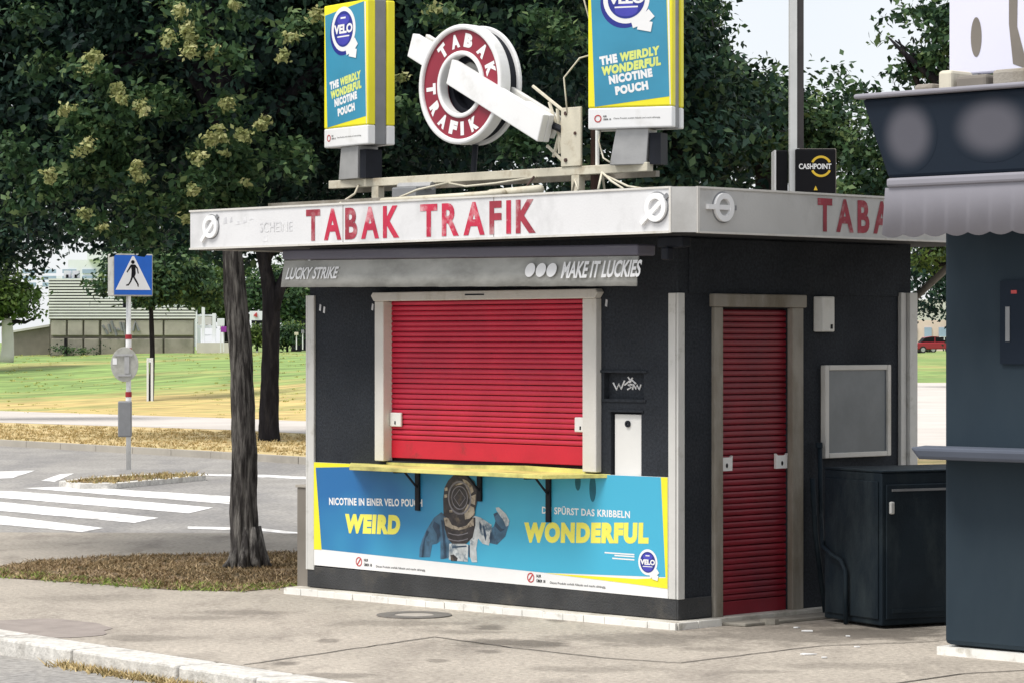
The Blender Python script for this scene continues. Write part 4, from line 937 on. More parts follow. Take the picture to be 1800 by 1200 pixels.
MB().box(2.62, 2.86, NY - .02, NY, 1.72, 2.2).build('dark_notice', M['nkd'], nk)
MB().box(2.66, 2.69, NY - .024, NY - .0205, 1.85, 2.05).build('notice_print', M['greymetal'], nk)
MB().box(2.70, 2.74, NY - .024, NY - .0205, 2.125, 2.145).build('notice_heading', M['redink'], nk)
# roof-top sign board
rb = thing('rooftop_sign_board', 'pale lilac sign board standing on the roof of the slate blue kiosk', 'sign', MK, (2.9, .3, 3.3))
MB().box(1.945, 6.0, .3, .36, 3.46, 4.9).build('board', mat('pale lilac board', (.72, .72, .84), .6, .03, 1), rb, bevel=.01)
MB().box(2.1, 2.16, .3, .34, 3.3, 3.459).box(2.6, 2.66, .3, .34, 3.3, 3.459).build('leg', M['greymetal'], rb)
fP = front(.3)
MB().disc(2.15, 3.68, .04, fP, .002, 24, .12).build('dark_mark', M['concd'], rb)
MB().sheet([(2.42, 3.5, .002), (2.53, 3.46, .002), (2.45, 3.72, .002), (2.46, 4.4, .002), (2.39, 4.4, .002), (2.39, 3.74, .002)], fP).build('dark_mark', M['concd'], rb)
for i, (xx, w_, h_, m) in enumerate(((1.85, .14, .07, 'frame2'), (2.03, .1, .14, 'cream'), (2.16, .22, .1, 'concd'), (2.42, .25, .12, 'frame2'), (2.75, .3, .14, 'cream'))):
    b_ = MB().box(xx + .2, xx + .2 + w_, -.1, .12, 3.301, 3.301 + h_)
    b_.v = [(a, y + NY, z) for a, y, z in b_.v]
    b_.build('roof_box', M[m], nk, bevel=.02)

# ================================================================== manhole cover, litter
x_, y_ = G(728, 1081)
mh = thing('manhole_cover', 'round iron manhole cover in the pavement before the kiosk', 'manhole cover', MI, (x_, y_, 0))
MB().ringp(x_, y_, .135, .255, lambda a, b, t: (a, b, t), .0, .008, 40).build('rim', M['cover'], mh)
MB().disc(x_, y_, .134, lambda a, b, t: (a, b, t), .005, 40).build('infill', M['coverc'], mh)
for i, (px, py, s_) in enumerate(((1352, 1097, .05), (1421, 1109, .04), (1420, 1150, .04), (1490, 1118, .02), (1508, 1137, .018), (1448, 1156, .02), (1400, 1103, .02))):
    x_, y_ = G(px, py); r_ = random.Random(i)
    o = MB().prism([(x_ + s_ * (1 + r_.uniform(-.4, .4)) * math.cos(a * 1.05), y_ + s_ * .8 * (1 + r_.uniform(-.4, .4)) * math.sin(a * 1.05)) for a in range(6)], lambda a, b, t: (a, b, t), .002, .008 + (.03 if i == 0 else 0)).build('litter_scrap', M['print' if i else 'stone'])
    tag(o, ['dark crumpled lump on the door threshold', 'white paper scrap on the shaded ground right of the door', 'white paper scrap nearest the street in front of the door', 'tiny white scrap before the dark cabinet',
            'tiny white scrap beyond the joint line under the cabinet', 'small pale scrap beside the largest paper scrap in front of the door', 'small pale chip on the edge of the threshold'][i], 'litter')

# ================================================================== crossing sign pole on the island
d0 = 42.76; px0, py0 = P(226, 825, d0)[:2]; u = d0 / FOC
cs = thing('crossing_sign', 'blue pedestrian crossing sign on a red-banded grey pole on the traffic island', 'traffic sign', MI, (px0, py0, 0))
def zy(y): return HC - (y - 600) * u
MB().tube([(px0, py0, 0), (px0, py0, zy(460))], .036, 12).build('pole', M['pole'], cs, smooth=True)
for a, b, m in ((588, 596, 'polered'), (596, 611, 'print'), (611, 620, 'polered'), (688, 697, 'polered'), (697, 711, 'print'), (711, 720, 'polered')):
    MB().tube([(px0, py0, zy(b)), (px0, py0, zy(a) - .001)], .047 if m == 'polered' else .042, 14).build('band', M[m], cs, smooth=False)
rz = math.radians(26); c, s_ = math.cos(rz), math.sin(rz)
scx, scy = px0 + (229 - 226) * u, py0
def rl(a, b, z): return (scx + a * c - b * s_, scy + a * s_ + b * c, z)
sb = MB().hexa([rl(-.3, -.125, zy(521)), rl(.3, -.125, zy(521)), rl(.3, .125, zy(521)), rl(-.3, .125, zy(521)), rl(-.3, -.125, zy(447)), rl(.3, -.125, zy(447)), rl(.3, .125, zy(447)), rl(-.3, .125, zy(447))]).build('sign_box', M['signback'], cs, bevel=.012)
fc = lambda a, b, t=0: rl(a, -.126 - t, zy(484) + b)
MB().sheet([(-.285, -.285, .002), (.285, -.285, .002), (.285, .285, .002), (-.285, .285, .002)], fc).build('blue_face', M['signblue'], sb)
MB().sheet([(-.265, -.215, .004), (.265, -.215, .004), (.015, .27, .004), (-.015, .27, .004)], fc).build('white_triangle', M['print'], sb)
mb = MB()
def man(p): mb.sheet([(a, b, .006) for a, b in p], fc)
mb.disc(-.005, .185, .028, fc, .006, 14)
man([(-.035, .15), (.03, .15), (.04, .02), (.02, -.03), (-.03, -.03), (-.025, .06)])
man([(-.035, .15), (-.03, .11), (-.09, .03), (-.1, .045), (-.06, .11)])
man([(.03, .15), (.07, .1), (.085, .02), (.068, .02), (.055, .09), (.03, .11)])
man([(-.03, -.03), (.0, -.03), (-.03, -.1), (-.07, -.155), (-.11, -.155), (-.105, -.14), (-.075, -.13), (-.05, -.09)])
man([(-.005, -.03), (.022, -.03), (.06, -.09), (.085, -.14), (.08, -.175), (.065, -.165), (.06, -.135), (.03, -.09)])
mb.build('walking_figure', M['ink'], sb)
q = P(220, 640, d0)
cs2 = MB().prism([(q[0] + .2 * math.cos(i * math.pi / 16), q[2] + .25 * math.sin(i * math.pi / 16)) for i in range(32)], lambda a, b, t: (a, t, b), d0 - .05, d0 - .07).build('round_sign_back', M['signback'], cs, fix=True, bevel=.006)
MB().box(q[0] - .14, q[0] + .12, d0 - .09, d0 - .07, q[2] + .12, q[2] + .15).box(q[0] - .1, q[0] + .1, d0 - .09, d0 - .07, q[2] - .17, q[2] - .14).box(q[0] + .0, q[0] + .07, d0 - .088, d0 - .071, q[2] - .13, q[2] + .11).build('bracket', M['metal'], cs2)
MB().box(q[0] - .17, q[0] - .11, d0 - .075, d0 - .071, q[2] + .0, q[2] + .09).build('sticker', M['print'], cs2)
qa = P(209, 767, d0); qb = P(233, 704, d0)
MB().box(qa[0], qb[0], d0 - .12, d0 - .045, qa[2], qb[2]).build('control_box', M['greymetal'], cs, bevel=.02)

# ---- lamp pole with the CASHPOINT box
dl = 25.5; ul = dl / FOC
lx = (1400 - 900) * ul
lm = thing('lamp_post', 'tall square pale grey post rising behind the kiosk roof', 'post', MI, (lx, dl, 0))
MB().box(lx - .062, lx + .0, dl - .06, dl + .06, 0, 6.4).build('pale_face', M['pole'], lm)
MB().box(lx + .0005, lx + .058, dl - .05, dl + .06, 0, 6.4).build('shaded_face', M['poled'], lm)  # right half of the post coloured dark as its shaded side
MB().box(lx - .065, lx + .02, dl - .064, dl + .05, 0, HC + (600 - 262) * ul).build('sleeve', M['pole'], lm)
cp = thing('cash_sign', 'black cash machine sign box with yellow ring on the square post above the kiosk roof', 'sign', MI, (lx, dl - .08, 3.1))
def wz(y): return HC + (600 - y) * (dl - .1) / FOC
def wx(x): return (x - 900) * (dl - .1) / FOC
MB().box(wx(1398), wx(1469), dl - .11, dl - .065, wz(345), wz(262)).build('black_panel', M['ink'], cp, bevel=.014)
MB().box(wx(1397), wx(1471), dl - .064, dl + .04, wz(346), wz(261)).build('panel_edge', M['concd'], cp, bevel=.01)
MB().box(wx(1366), wx(1387), dl + .0, dl + .3, wz(345), wz(263)).build('rear_panel', M['ink'], cp, bevel=.012)
MB().box(wx(1363), wx(1366), dl - .005, dl + .3, wz(345), wz(263)).build('rear_panel_edge', M['acryl'], cp)
fcp = lambda a, b, t=0: (a, dl - .1105 - t, b)
ccx, ccz = wx(1443), wz(293)
MB().ringp(ccx, ccz, .072, .092, fcp, 0, .002, 24, math.radians(25), math.radians(155)).ringp(ccx, ccz, .072, .092, fcp, 0, .002, 24, math.radians(205), math.radians(335)).build('yellow_ring', M['orange'], cp)
MB().text('CASHPOINT', wx(1404), wz(298), wx(1461) - wx(1404), .048, fcp, .003, .03).build('sign_lettering', M['print'], cp)
MB().sheet([(wx(1430), wz(335), .002), (wx(1437), wz(335), .002), (wx(1433.5), wz(327), .002)], fcp).build('arrow', M['orange'], cp)

# ================================================================== background structures
dv_ = 110.; uv = dv_ / FOC
def bx3(px0_, px1_, py0_, py1_, d, depth): a, b = P(px0_, py1_, d), P(px1_, py0_, d); return (a[0], b[0], d, d + depth, a[2], b[2])
vs_ = thing('ventilation_building', 'low concrete-panelled ventilation building with white louvred top on the lawn', 'building', MI, (-15, 110, 1.3))
def splay(pxa, pxb, pya, pyb, d, dep):
    a, b = P(pxa, pyb, d), P(pxb, pya, d); k = (d + dep) / d * 1.002
    return [(a[0], d, a[2]), (b[0], d, a[2]), (b[0] * k, d + dep, a[2]), (a[0] + .5, d + dep, a[2]), (a[0], d, b[2]), (b[0], d, b[2]), (b[0] * k, d + dep, b[2]), (a[0] + .5, d + dep, b[2])]
MB().hexa(splay(88, 342, 560, 640, dv_ + .12, 4)).build('wall', M['concd'], vs_)
cols_l = [(90, 116), (119, 145), (148, 174)]; cols_r = [(178, 220), (223, 286), (289, 340)]
for a, b in cols_l + cols_r:
    for y0_, y1_ in ((563, 590), (595, 625)):
        MB().box(*bx3(a, b, y0_, y1_, dv_, .11)).build('concrete_panel', M['concrete' if y0_ < 590 else 'concl'], vs_, bevel=.03)
mb = MB()
for i in range(8):
    a = P(180 + i * 5.2, 572 + 8 * math.sin(i * 1.7), dv_ - .03); b = P(184 + i * 5.2, 584 - 6 * math.cos(i * 2.3), dv_ - .03); mb.tube([a, b], .05, 5)
a, b = P(236, 572, dv_ - .03), P(242, 582, dv_ - .03); mb.tube([P(234, 582, dv_ - .03), P(238, 566, dv_ - .03), P(244, 582, dv_ - .03)], .06, 5)
mb.build('graffiti', M['greymetal'], vs_)
MB().hexa(splay(86, 343, 540, 561, dv_ + .25, 3.6)).hexa(splay(86, 176, 492, 539.8, dv_ + .25, 3.6)).hexa(splay(176, 210, 525, 539.8, dv_ + .25, 3.6)).build('louvre_core', M['dark'], vs_)
mb = MB()
for i in range(14):
    y_ = 490 + i * 5.15; x1_ = 176 if y_ < 522 else (215 if y_ < 538 else 343)
    q = bx3(85, x1_, y_, y_ + 3.1, dv_ - .05, .2); mb.box(*q)
mb.build('louvre_slats', M['louv'], vs_, kind='stuff')
rw = thing('ramp_wall', 'low pale concrete ramp wall left of the louvred building', 'wall', MI, (-18, 108, 1.3))
a = P(20, 585, 112); b = P(87, 574, 112)
MB().prism([(a[0], 1.2), (b[0], 1.2), (b[0], b[2]), (a[0], a[2])], lambda p, q, t: (p, t, q), 112, 112.4).build('wall', M['concd'], rw, fix=True)
MB().prism([(a[0], a[2]), (b[0], b[2]), (b[0], b[2] + .08), (a[0], a[2] + .08)], lambda p, q, t: (p, t, q), 111.9, 112.5).build('coping', M['concw'], rw, fix=True)
for px_, lb in ((112, 'left one of two small white vent boxes above the louvred building'), (127, 'right one of two small white vent boxes above the louvred building')):
    t = thing('vent_box', lb, 'vent', MI, P(px_, 490, 112), group='vents on the louvred building')
    MB().box(*bx3(px_, px_ + 11, 476, 489, 112, .4)).build('housing', M['bwhite'], t)
    MB().box(*bx3(px_ + 4, px_ + 8, 483, 489, 111.95, .04)).build('outlet', M['ink'], t)
ob = thing('office_building', 'distant white office block with pale blue glazing behind the left trees', 'building', MI, (-38, 260, 0))
MB().box(-39, -34.5, 260, 280, -1, 9.0).box(-37.2, -35, 259, 270, 9.0, 9.9).box(-41, -30, 262, 285, -1, 7.6).build('wall', M['bwhite'], ob)
for k in range(7):
    for j in range(3): MB().box(-43 + k * 1.75, -41.8 + k * 1.75, 258.9 if False else 259.9, 259.98, 7.55 + j * .58 - .9, 7.9 + j * .58 - .9).build('window', M['bglass'], ob)
# steel frame structure
sf = thing('steel_gantry', 'white steel frame structure to the right of the louvred building', 'steel frame', MI, P(372, 618, 118))
for px_, t0, w_ in ((357, 534, 5), (376, 551, 6), (391, 585, 3), (345, 545, 2)):
    MB().box(*bx3(px_ - w_ / 2, px_ + w_ / 2, t0, 615, 118, .15)).build('post', M['bwhite'], sf)
for y0_, y1_, xa, xb in ((553, 556, 345, 380), (572, 577, 345, 380), (588, 590, 358, 378)): MB().box(*bx3(xa, xb, y0_, y1_, 118.16, .1)).build('rail', M['bwhite'], sf)
MB().box(*bx3(348, 372, 557, 571, 118.5, .1)).build('grey_panel', M['concw'], sf)
MB().box(*bx3(346, 404, 602, 622, 117.5, 2)).build('plinth', M['concw'], sf)
def smallsign(name, label, px_, y0_, y1_, w_, m, base, d=116, mp='bwhite'):
    t = thing(name, label, 'sign', MI, P(px_, base, d))
    MB().box(*bx3(px_ - w_ / 2, px_ + w_ / 2, y0_, y1_, d - .06, .05)).build('plate', M[m], t, bevel=.01)
    MB().box(*bx3(px_ - .9, px_ + .9, y0_ + 2, base, d, .05)).build('post', M[mp], t)
smallsign('purple_sign', 'small purple square sign seen left of the near tree trunk', 393, 574, 584, 10, 'purple', 618)
smallsign('white_sign', 'small white sign plate over the purple square sign', 388, 560, 573, 13, 'bwhite', 619, 116.5)
smallsign('round_yellow_sign', 'small orange-topped sign on a pole by the bushes right of the second trunk', 521, 584, 589, 7, 'cream', 614)
smallsign('slim_post_sign', 'slim pale post sign against the dark backdrop left of the kiosk edge', 532, 580, 586, 5, 'nkl', 614)
bb = thing('billboard', 'white billboard with small red blot seen between the two trunks', 'billboard', MI, P(452, 565, 122))
MB().box(*bx3(439, 464, 547, 563, 122, .2)).build('board', M['bwhite'], bb)
MB().prism([P(450 + 4.5 * math.cos(i) * (1 if i % 2 else .5), 0, 122)[:1] + (P(0, 554 + 5 * math.sin(i) * (1 if i % 2 else .6), 122)[2],) for i in range(7)], lambda a, b, t: (a, t, b), 121.95, 122.0).build('red_print', M['redink'], bb)
MB().box(*bx3(442, 463, 563.2, 569, 122, .3)).build('shadow_box', M['dark'], bb)
MB().box(*bx3(450, 453, 569.2, 620, 122.1, .1)).build('post', M['metal'], bb)
kw_ = thing('dark_hoarding', 'dark board wall beyond the lawn just left of the kiosk', 'wall', MI, P(533, 613, 125))
MB().box(*bx3(518, 580, 563, 616, 125, .3)).build('wall', M['dark'], kw_)

# ---- parked cars seen through the gap
def car(name, label, x, y, z, rot, m):
    t = thing(name, label, 'car', MI, (x, y, z), rot, local=True, group='cars parked beyond the lawn at right')
    body = [(-2.15, .35), (-2.2, .75), (-1.9, .92), (-1.15, .98), (.75, 1.0), (1.6, .9), (2.1, .72), (2.15, .38)]
    o = MB().prism(body, lambda a, b, tt: (a, tt, b), -.85, .85).build('body', m, t, bevel=.08, fix=True)
    MB().prism([(-1.55, .95), (-1.15, 1.38), (-.5, 1.46), (.2, 1.44), (.95, .99)], lambda a, b, tt: (a, tt, b), -.7, .7).build('cabin', M['ink'], t, bevel=.06, fix=True)
    MB().prism([(-1.15, 1.385), (-.5, 1.47), (.2, 1.45), (.15, 1.49), (-.5, 1.51), (-1.1, 1.42)], lambda a, b, tt: (a, tt, b), -.68, .68).build('roof', m, t, fix=True)
    MB().box(-.28, -.2, -.735, -.701, .98, 1.43).build('pillar', m, t)
    for xx in (-1.35, 1.35):
        for yy in (-.87, .67):
            wv = MB().tube([(xx, yy, .32), (xx, yy + .2, .32)], .32, 18).build('wheel', M['tyre'], t)
            MB().tube([(xx, yy - .01, .32), (xx, yy + .21, .32)], .19, 14).build('rim', M['metal'], wv)
    for yy in (-.7, .45): MB().box(2.1, 2.16, yy, yy + .25, .6, .72).build('headlight', M['bwhite'], t)
    return t
zc = .80
car('parked_car', 'dark red car parked beyond the lawn, seen past the right corner post', 38.4, 268, zc, math.radians(4), M['carred'])
car('parked_car', 'white car parked behind the red one beyond the lawn', 40.8, 279, zc, math.radians(8), M['carwhite'])
hb = thing('distant_house', 'blurred pale pink house front beyond the parked cars', 'house', MI, (44, 330, 0))
MB().box(30, 60, 330, 345, 0, 4.2).build('wall', mat('pale pink render', (.7, .55, .5), .8, .2, .3), hb)
for k in range(8): MB().box(38 + k * 1.6, 38.8 + k * 1.6, 329.9, 329.99, 2.2, 3.4).build('window', M['bglass'], hb)
MB().prism([(30, 4.2), (60, 4.2), (57, 6.5), (33, 6.5)], lambda a, b, t: (a, t, b), 330, 345).build('roof', M['concw'], hb, fix=True)

# ================================================================== trees
def leaves(name, parent, ells, n, size, seed, m, clump=.35, per=26, lo=0., hi=1., droop=.0, shell=.45, zmin=None):
    r = np.random.default_rng(seed)
    E_ = np.array(ells, float); vol = E_[:, 3] * E_[:, 4] * E_[:, 5]
    nc = max(1, n // per); idx = r.choice(len(E_), nc, p=vol / vol.sum())
    d = r.normal(size=(nc, 3)); d /= np.linalg.norm(d, axis=1)[:, None]
    rad = (shell + (1 - shell) * r.uniform(0, 1, nc)) ** .8
    cpos = E_[idx, :3] + d * rad[:, None] * E_[idx, 3:] * (1 + .12 * r.normal(size=nc))[:, None]
    cr = clump * r.uniform(.5, 1.3, nc)
    ct_ = np.clip(r.normal(.45, .2, nc) + .12 * d[:, 2], 0, 1)
    ci = np.repeat(np.arange(nc), per); N = len(ci)
    off = r.normal(size=(N, 3)) * cr[ci][:, None] * np.array([1, 1, .6]) * .6
    p = cpos[ci] + off
    if zmin is not None:
        lim = zmin + np.abs(r.normal(0, .12, nc)) + .1 * np.sin(cpos[:, 0] * 2.2)
        keep = p[:, 2] > lim[ci]; p = p[keep]; ci = ci[keep]; off = off[keep]; N = len(ci)
    nrm = r.normal(size=(N, 3)) * .7 + d[ci] * .5 + np.array([0, 0, .55]); nrm /= np.linalg.norm(nrm, axis=1)[:, None]
    ax = r.normal(size=(N, 3)) + np.array([0, 0, -.5 - droop]) + off / (cr[ci][:, None] + 1e-6) * .5
    ax -= nrm * (ax * nrm).sum(1)[:, None]; ax /= np.linalg.norm(ax, axis=1)[:, None]
    sd_ = np.cross(nrm, ax); s = size * r.uniform(.6, 1.25, N)[:, None]
    b = p - ax * s * .5; tp = p + ax * s * .55; lft = p - ax * s * .05 + sd_ * s * .3 + nrm * s * .07; rgt = p - ax * s * .05 - sd_ * s * .3 + nrm * s * .07
    V = np.stack([b, rgt, tp, lft], 1).reshape(-1, 3)
    i4 = np.arange(N) * 4; F = np.concatenate([np.stack([i4, i4 + 1, i4 + 2], 1), np.stack([i4, i4 + 2, i4 + 3], 1)])
    t = np.clip(ct_[ci] + r.normal(0, .14, N), 0, 1) * (hi - lo) + lo
    return np_obj(name, V, F, m, parent, np.repeat(t, 4), kind='stuff')
def trunk(parent, pts, rad, m, seed, seg=20, noise=.06, nm='trunk', sub=1):
    # resample smoothly
    P_ = [Vector(p) for p in pts]; out, rr_ = [], []
    for i in range(len(P_) - 1):
        L = (P_[i + 1] - P_[i]).length; k = max(2, int(L / (.07 * sub)))
        for j in range(k): out.append(P_[i].lerp(P_[i + 1], j / k)); rr_.append(lerp(rad[i], rad[i + 1], j / k))
    out.append(P_[-1]); rr_.append(rad[-1])
    for _ in range(3): out = [out[0]] + [(out[i - 1] + out[i] * 2 + out[i + 1]) / 4 for i in range(1, len(out) - 1)] + [out[-1]]
    return MB().tube(out, rr_, seg, noise, random.Random(seed)).build(nm, m, parent, smooth=True)
def limbs(parent, base, ells, n, r0, m, seed):
    r = random.Random(seed); mb = MB()
    for i in range(n):
        e = r.choice(ells); a = r.uniform(0, 6.28); k = r.uniform(.3, .85)
        tip = Vector((e[0] + e[3] * k * math.cos(a), e[1] + e[4] * k * math.sin(a), e[2] + e[5] * r.uniform(-.4, .7)))
        b = Vector(base) + Vector((0, 0, r.uniform(-.3, .6))); mid = b.lerp(tip, .5) + Vector((r.uniform(-.3, .3), r.uniform(-.3, .3), r.uniform(0, .5)))
        pts = [b, b.lerp(mid, .5) + Vector((0, 0, .12)), mid, mid.lerp(tip, .5) + Vector((r.uniform(-.1, .1), r.uniform(-.1, .1), .05)), tip]
        mb.tube(pts, [r0, r0 * .8, r0 * .55, r0 * .35, r0 * .12], 8)
    return mb.build('limbs', m, parent, smooth=True)

# near tree
dt = 24.2
nt = thing('street_tree', 'nearest tree, its rough grey trunk in the dry strip left of the kiosk', 'tree', MI, P(435, 1003, dt)[:2] + (0,))
pts = [P(437, 1004, dt), P(434, 985, dt), P(431, 955, dt), P(430, 880, dt), P(430, 800, dt), P(427, 700, dt), P(421, 600, dt), P(413, 500, dt), P(407, 430, dt), P(402, 330, dt), P(400, 200, dt)]
rd = [33, 26, 24, 22.5, 21.5, 20, 18.5, 17, 16, 13, 10]
trunk(nt, pts, [q * dt / FOC for q in rd], M['bark'], 1, 72, .09)
mb = MB()
for k in range(9):
    a = k * .7 + .3; x0_, y0_ = pts[0][0], pts[0][1]; r9 = .18 + .05 * math.sin(k * 5)
    mb.tube([(x0_ + .075 * math.cos(a), y0_ + .075 * math.sin(a), .34), (x0_ + .1 * math.cos(a), y0_ + .1 * math.sin(a), .15), (x0_ + .14 * math.cos(a), y0_ + .14 * math.sin(a), .05), (x0_ + r9 * math.cos(a + .2), y0_ + r9 * math.sin(a + .2), -.01)], [.03, .045, .04, .012], 8)
mb.build('root_flare', M['bark'], nt, smooth=True)
e1 = [(-2.4, 25.9, 5.7, 3.5, 3.0, 3.1), (-4.6, 26.3, 4.9, 2.0, 2.2, 2.15), (-.6, 25.9, 5.0, 1.9, 1.9, 2.0), (-3.4, 25.2, 3.6, 1.5, 1.2, .95), (-2.0, 26.2, 3.7, 1.5, 1.2, .9)]
limbs(nt, P(401, 250, dt), e1, 16, .06, M['barkd'], 3)
leaves('crown', nt, e1, 210000, .082, 11, M['leafd'], .28, 24, 0, .95, shell=.3, zmin=2.68)
# projecting sprays of lighter leaves on the near side
spr = []; bp_ = []
rb_ = random.Random(8)
paths = [[(150, 105), (185, 150), (215, 185), (258, 205)], [(82, 322), (130, 308), (170, 300), (215, 300), (250, 335)], [(118, 198), (150, 215), (190, 240), (228, 275)], [(285, 70), (335, 78), (380, 95), (425, 112)],
         [(340, 275), (385, 265), (420, 290), (442, 322)], [(150, 388), (190, 402), (232, 412), (262, 405)], [(230, 305), (250, 350), (288, 372)], [(392, 182), (430, 232), (470, 222)], [(500, 62), (535, 38), (560, 30)],
         [(128, 262), (160, 272), (200, 262)], [(320, 20), (335, 50)], [(410, 15), (440, 40)], [(275, 165), (305, 195), (320, 240)], [(100, 330), (60, 350), (20, 372)], [(500, 250), (520, 300), (505, 350)], [(20, 250), (40, 290), (30, 330)],
         [(760, 18), (800, 45), (830, 60)], [(940, 20), (985, 50), (1000, 90)], [(690, 150), (705, 210)], [(900, 240), (950, 262)], [(330, 330), (350, 365), (325, 385)], [(60, 120), (100, 100)], [(30, 20), (80, 45)]]
for pth in paths:
    dd = rb_.uniform(22.2, 22.7); L_ = len(pth)
    for (a0, b0), (a1, b1) in zip(pth, pth[1:]):
        k_ = max(2, int(math.hypot(a1 - a0, b1 - b0) / 14))
        for j in range(k_):
            x_, y_, z_ = P(lerp(a0, a1, j / k_) + rb_.uniform(-6, 6), lerp(b0, b1, j / k_) + rb_.uniform(-6, 6), dd + rb_.uniform(0, .3)); q_ = rb_.uniform(.05, .13); spr.append((x_, y_, z_, q_, q_, q_ * .8))
cl = [(160, 105, 2), (152, 126, 1), (208, 158, 2), (215, 182, 1), (252, 190, 2), (118, 195, 2), (136, 186, 1), (295, 74, 2), (335, 65, 2), (340, 84, 2), (372, 92, 2), (320, 14, 2), (330, 34, 1), (415, 16, 1), (515, 60, 1), (395, 180, 2), (422, 234, 2), (462, 216, 2), (384, 236, 2), (372, 252, 2),
      (345, 272, 2), (392, 268, 1), (340, 328, 1), (235, 300, 1), (240, 318, 1), (150, 385, 1), (178, 400, 1), (82, 316, 1), (325, 382, 1), (138, 262, 1), (153, 264, 1), (770, 25, 1), (700, 130, 1), (432, 316, 1), (555, 34, 2), (500, 100, 1)]
for px, py, k_ in cl:
    for _ in range(k_):
        x_, y_, z_ = P(px + rb_.uniform(-7, 7), py + rb_.uniform(-9, 9), rb_.uniform(22.0, 22.3)); bp_.append((x_, y_, z_, .035, .035, rb_.uniform(.03, .06)))
for px, py in ((400, 330), (402, 300), (395, 345), (412, 320), (405, 355), (398, 275)):
    x_, y_, z_ = P(px, py, 23.3); spr.append((x_, y_, z_, .16, .12, .12))
leaves('leaf_sprays', nt, spr, 13000, .07, 12, M['leafm'], .13, 20, .15, 1, shell=.1)
leaves('fruit_clusters', nt, bp_, 3600, .045, 13, M['bract'], .035, 10, .0, 1, shell=.1)
# twigs drooping over the crossing sign
e2 = [P(250, 470, 40) + (.35, .3, .2), P(240, 450, 40) + (.4, .3, .15)]

# second tree
d2_ = 55.
st = thing('street_tree', 'second tree, dark straight trunk forking under its crown behind the near tree', 'tree', MI, P(475, 775, d2_)[:2] + (0,))
pts = [P(474, 776, d2_), P(473, 740, d2_), P(475, 650, d2_), P(477, 560, d2_), P(477, 530, d2_), P(468, 480, d2_), P(455, 420, d2_)]
trunk(st, pts, [q * d2_ / FOC for q in (20, 17.5, 15.5, 14.5, 15, 12, 9)], M['barkd'], 2, 18, .05)
trunk(st, [P(480, 545, d2_), P(490, 510, d2_), P(508, 470, d2_), P(530, 400, d2_)], [q * d2_ / FOC for q in (12, 11, 9, 7)], M['barkd'], 3, 14, .05, 'branch')
e = [P(470, 330, 56) + (4.0, 3, 1.5), P(350, 180, 57) + (4.5, 4, 2.6), P(700, 200, 57) + (4.5, 3.5, 2.6), P(560, 20, 57) + (6, 4.5, 3.5)]
limbs(st, P(465, 440, d2_), e, 10, .1, M['barkd'], 5)
leaves('crown', st, e, 80000, .17, 21, M['leafd'], .5, 22, 0, .9, shell=.25, zmin=3.1)

def tree(label, px, base_py, d, z0, tr, ells, n, size, mkey, seed, bark='barkd', clump=.4, name='background_tree', top=None, grp='trees in the background', lo=0, hi=1, shell=.35):
    bx_, by_ = (px - 900) / FOC * d, d
    t = thing(name, label, 'tree', MI, (bx_, by_, z0), group=grp)
    E = [P(q[0], q[1], d + q[5]) + (q[2], q[3], q[4]) for q in ells]
    tz = top or min(q[2] for q in E)
    trunk(t, [(bx_, by_, z0 - .05), (bx_ + .05, by_, lerp(z0, tz, .5)), (bx_, by_, tz)], [tr * 1.2, tr, tr * .8], M[bark], seed, 12, .05, sub=3)
    limbs(t, (bx_, by_, tz), E, 6, tr * .5, M['barkd'], seed)
    leaves('crown', t, E, n, size, seed + 50, M[mkey], clump, 20, lo, hi, shell=shell)
    return t
# young tree with the white guard
yt = tree('young tree with white trunk guard and drooping crown before the louvred building', 265, 697, 82, .05, .07, [(272, 508, 1.0, 1.1, .5, 0), (245, 475, .7, .9, .5, 0), (310, 480, 1.1, 1, .6, 0), (360, 515, .8, .8, .35, 1), (176, 505, .28, .5, .45, 0)], 6500, .17, 'leafm', 31, clump=.3, name='young_tree', lo=.1, top=3.0)
a = P(263, 697, 81.7); MB().box(a[0] - .09, a[0] - .04, 81.75, 81.85, .05, 1.4).box(a[0] + .03, a[0] + .09, 81.7, 81.8, .05, 1.4).box(a[0] - .09, a[0] + .09, 81.76, 81.79, 1.28, 1.4).build('trunk_guard', M['bwhite'], yt)
tree('rounded light green tree at the far left edge beyond the lawn', 12, 612, 100, 1.2, .2, [(15, 525, 1.0, 1.2, .85, 0), (-40, 500, 1.6, 1.5, 1.3, 0), (50, 560, .4, .4, .25, 1)], 8000, .2, 'leafl', 32, 'concw', lo=0, hi=.85)
tree('dense tree behind the kiosk, left of the square lamp post', 1180, 800, 45, 0, .2, [(1060, 80, 1.6, 2.4, 2.6, 0), (1170, 230, 1.9, 2.2, 1.4, 0), (1130, 30, 1.1, 2, 2.2, 0)], 26000, .15, 'leafd', 33, clump=.35, hi=1)
tree('loose mid green tree behind the square lamp post with sky showing through', 1340, 780, 48, 0, .16, [(1330, 235, 1.3, 1.5, 1.0, 0), (1285, 150, .6, 1, .7, 0), (1360, 165, .4, .8, .45, 0), (1460, 250, .8, 1.2, .75, 0), (1248, 50, .22, .8, 1.0, 0), (1465, 150, .18, .4, .45, 0), (1215, 100, .3, .8, 1.2, 0)], 12500, .14, 'leafm', 34, clump=.26, lo=.0, shell=.2)
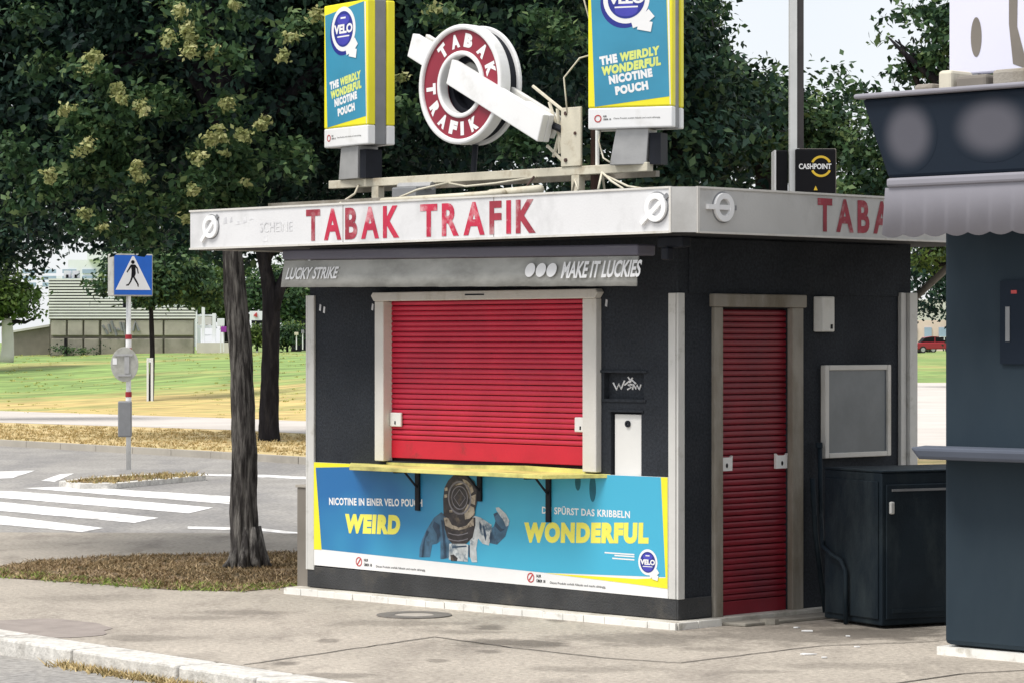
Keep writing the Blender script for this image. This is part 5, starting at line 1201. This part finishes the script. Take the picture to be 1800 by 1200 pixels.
tree('tree with long branches at the upper right beyond the slate blue kiosk', 1760, 800, 42, 0, .2, [(1760, 40, 1.35, 1.4, 1.1, 0), (1640, 100, .5, .9, .4, 0), (1590, 20, .4, .6, .12, 0), (1600, 130, .5, .7, .22, 0), (1570, 75, .25, .5, .07, 0), (1520, 165, .42, .6, .12, 0), (1560, 260, .8, 1, .75, 1), (1620, 330, 1.1, 1.2, .8, 1), (1520, 350, 1, 1.2, .5, 2), (1640, 40, .25, .6, .5, 0)], 17000, .12, 'leafm', 35, clump=.2, lo=0, hi=.95, shell=.2)
tree('dark tree seen through the gap under the right end of the canopy', 1720, 640, 120, .0, .2, [(1640, 500, 2.2, 2, 1.5, 0), (1600, 430, 2, 2, 1.5, 0), (1700, 470, 2, 2, 2.5, 0)], 8500, .2, 'leafd', 36, clump=.45, lo=.1, hi=.9)
tree('leafy tree close behind the bent pipe under the canopy edge', 1700, 700, 46, .0, .12, [(1622, 455, .22, .5, .22, 0), (1690, 430, .8, .8, .5, 0)], 1500, .11, 'leafl', 37, clump=.16)
tree('pale green tree between the steel frame and the near trunk', 400, 612, 130, 1.2, .2, [(370, 530, 1.2, 1.5, .9, 0), (410, 555, .7, .9, .5, 0), (390, 500, 1.7, 1.4, 1.0, 1)], 5500, .22, 'leafl', 38, clump=.45, lo=0, hi=.8)
tree('green tree seen right of the dark second trunk', 520, 612, 128, 1.2, .2, [(515, 530, 1.2, 1.4, .95, 0), (540, 560, .8, 1, .4, 0), (500, 500, 1.6, 1.4, 1.0, 1), (448, 520, .7, .9, .7, 0)], 7500, .22, 'leafm', 39, clump=.45, lo=.1, hi=.95)
tree('dark tree rising behind the louvred building', 240, 612, 160, 1.2, .3, [(240, 470, 2.2, 2.4, 2.2, 0), (330, 470, 3, 2.5, 2.0, 0), (300, 400, 3.5, 3, 2.3, 1)], 11000, .3, 'leafm', 40, clump=.7, hi=.75)
tree('dark leafy mass of a tree at the left edge above the ramp wall', -40, 612, 70, .1, .25, [(20, 400, 1.5, 1.5, .9, 0), (-60, 420, 1.6, 1.5, 1.2, 0)], 7000, .17, 'leafd', 41, clump=.4)
def bush(label, ells, n, size, m, seed, d, base):
    t = thing('bush', label, 'bush', MI, P(ells[0][0], base, d), group='bushes beyond the lawn')
    leaves('foliage', t, [P(q[0], q[1], d) + (q[2], q[2], q[3]) for q in ells], n, size, seed, M[m], .25, 16, 0, 1, shell=.2)
    x0_, y0_, z0_ = P(ells[0][0], base, d); MB().tube([(x0_, y0_, z0_ - .1), (x0_, y0_, z0_ + .5)], .05, 6).build('stem', M['barkd'], t)
bush('light green round bush between the two trunks', [(452, 588, .42, .42)], 1400, .16, 'leafl', 61, 118, 612)
bush('dark green bush right of the second trunk', [(505, 590, .55, .5), (495, 600, .3, .25)], 1600, .16, 'leafm', 62, 118, 614)
bush('yellow-green bush top beside the dark board wall', [(515, 576, .3, .22)], 600, .14, 'leafl', 63, 121, 612)
bush('scrubby weeds against the left foot of the concrete panels', [(115, 617, .9, .1), (155, 617, .5, .1), (98, 612, .15, .2)], 500, .1, 'leafm', 64, 109.5, 618)
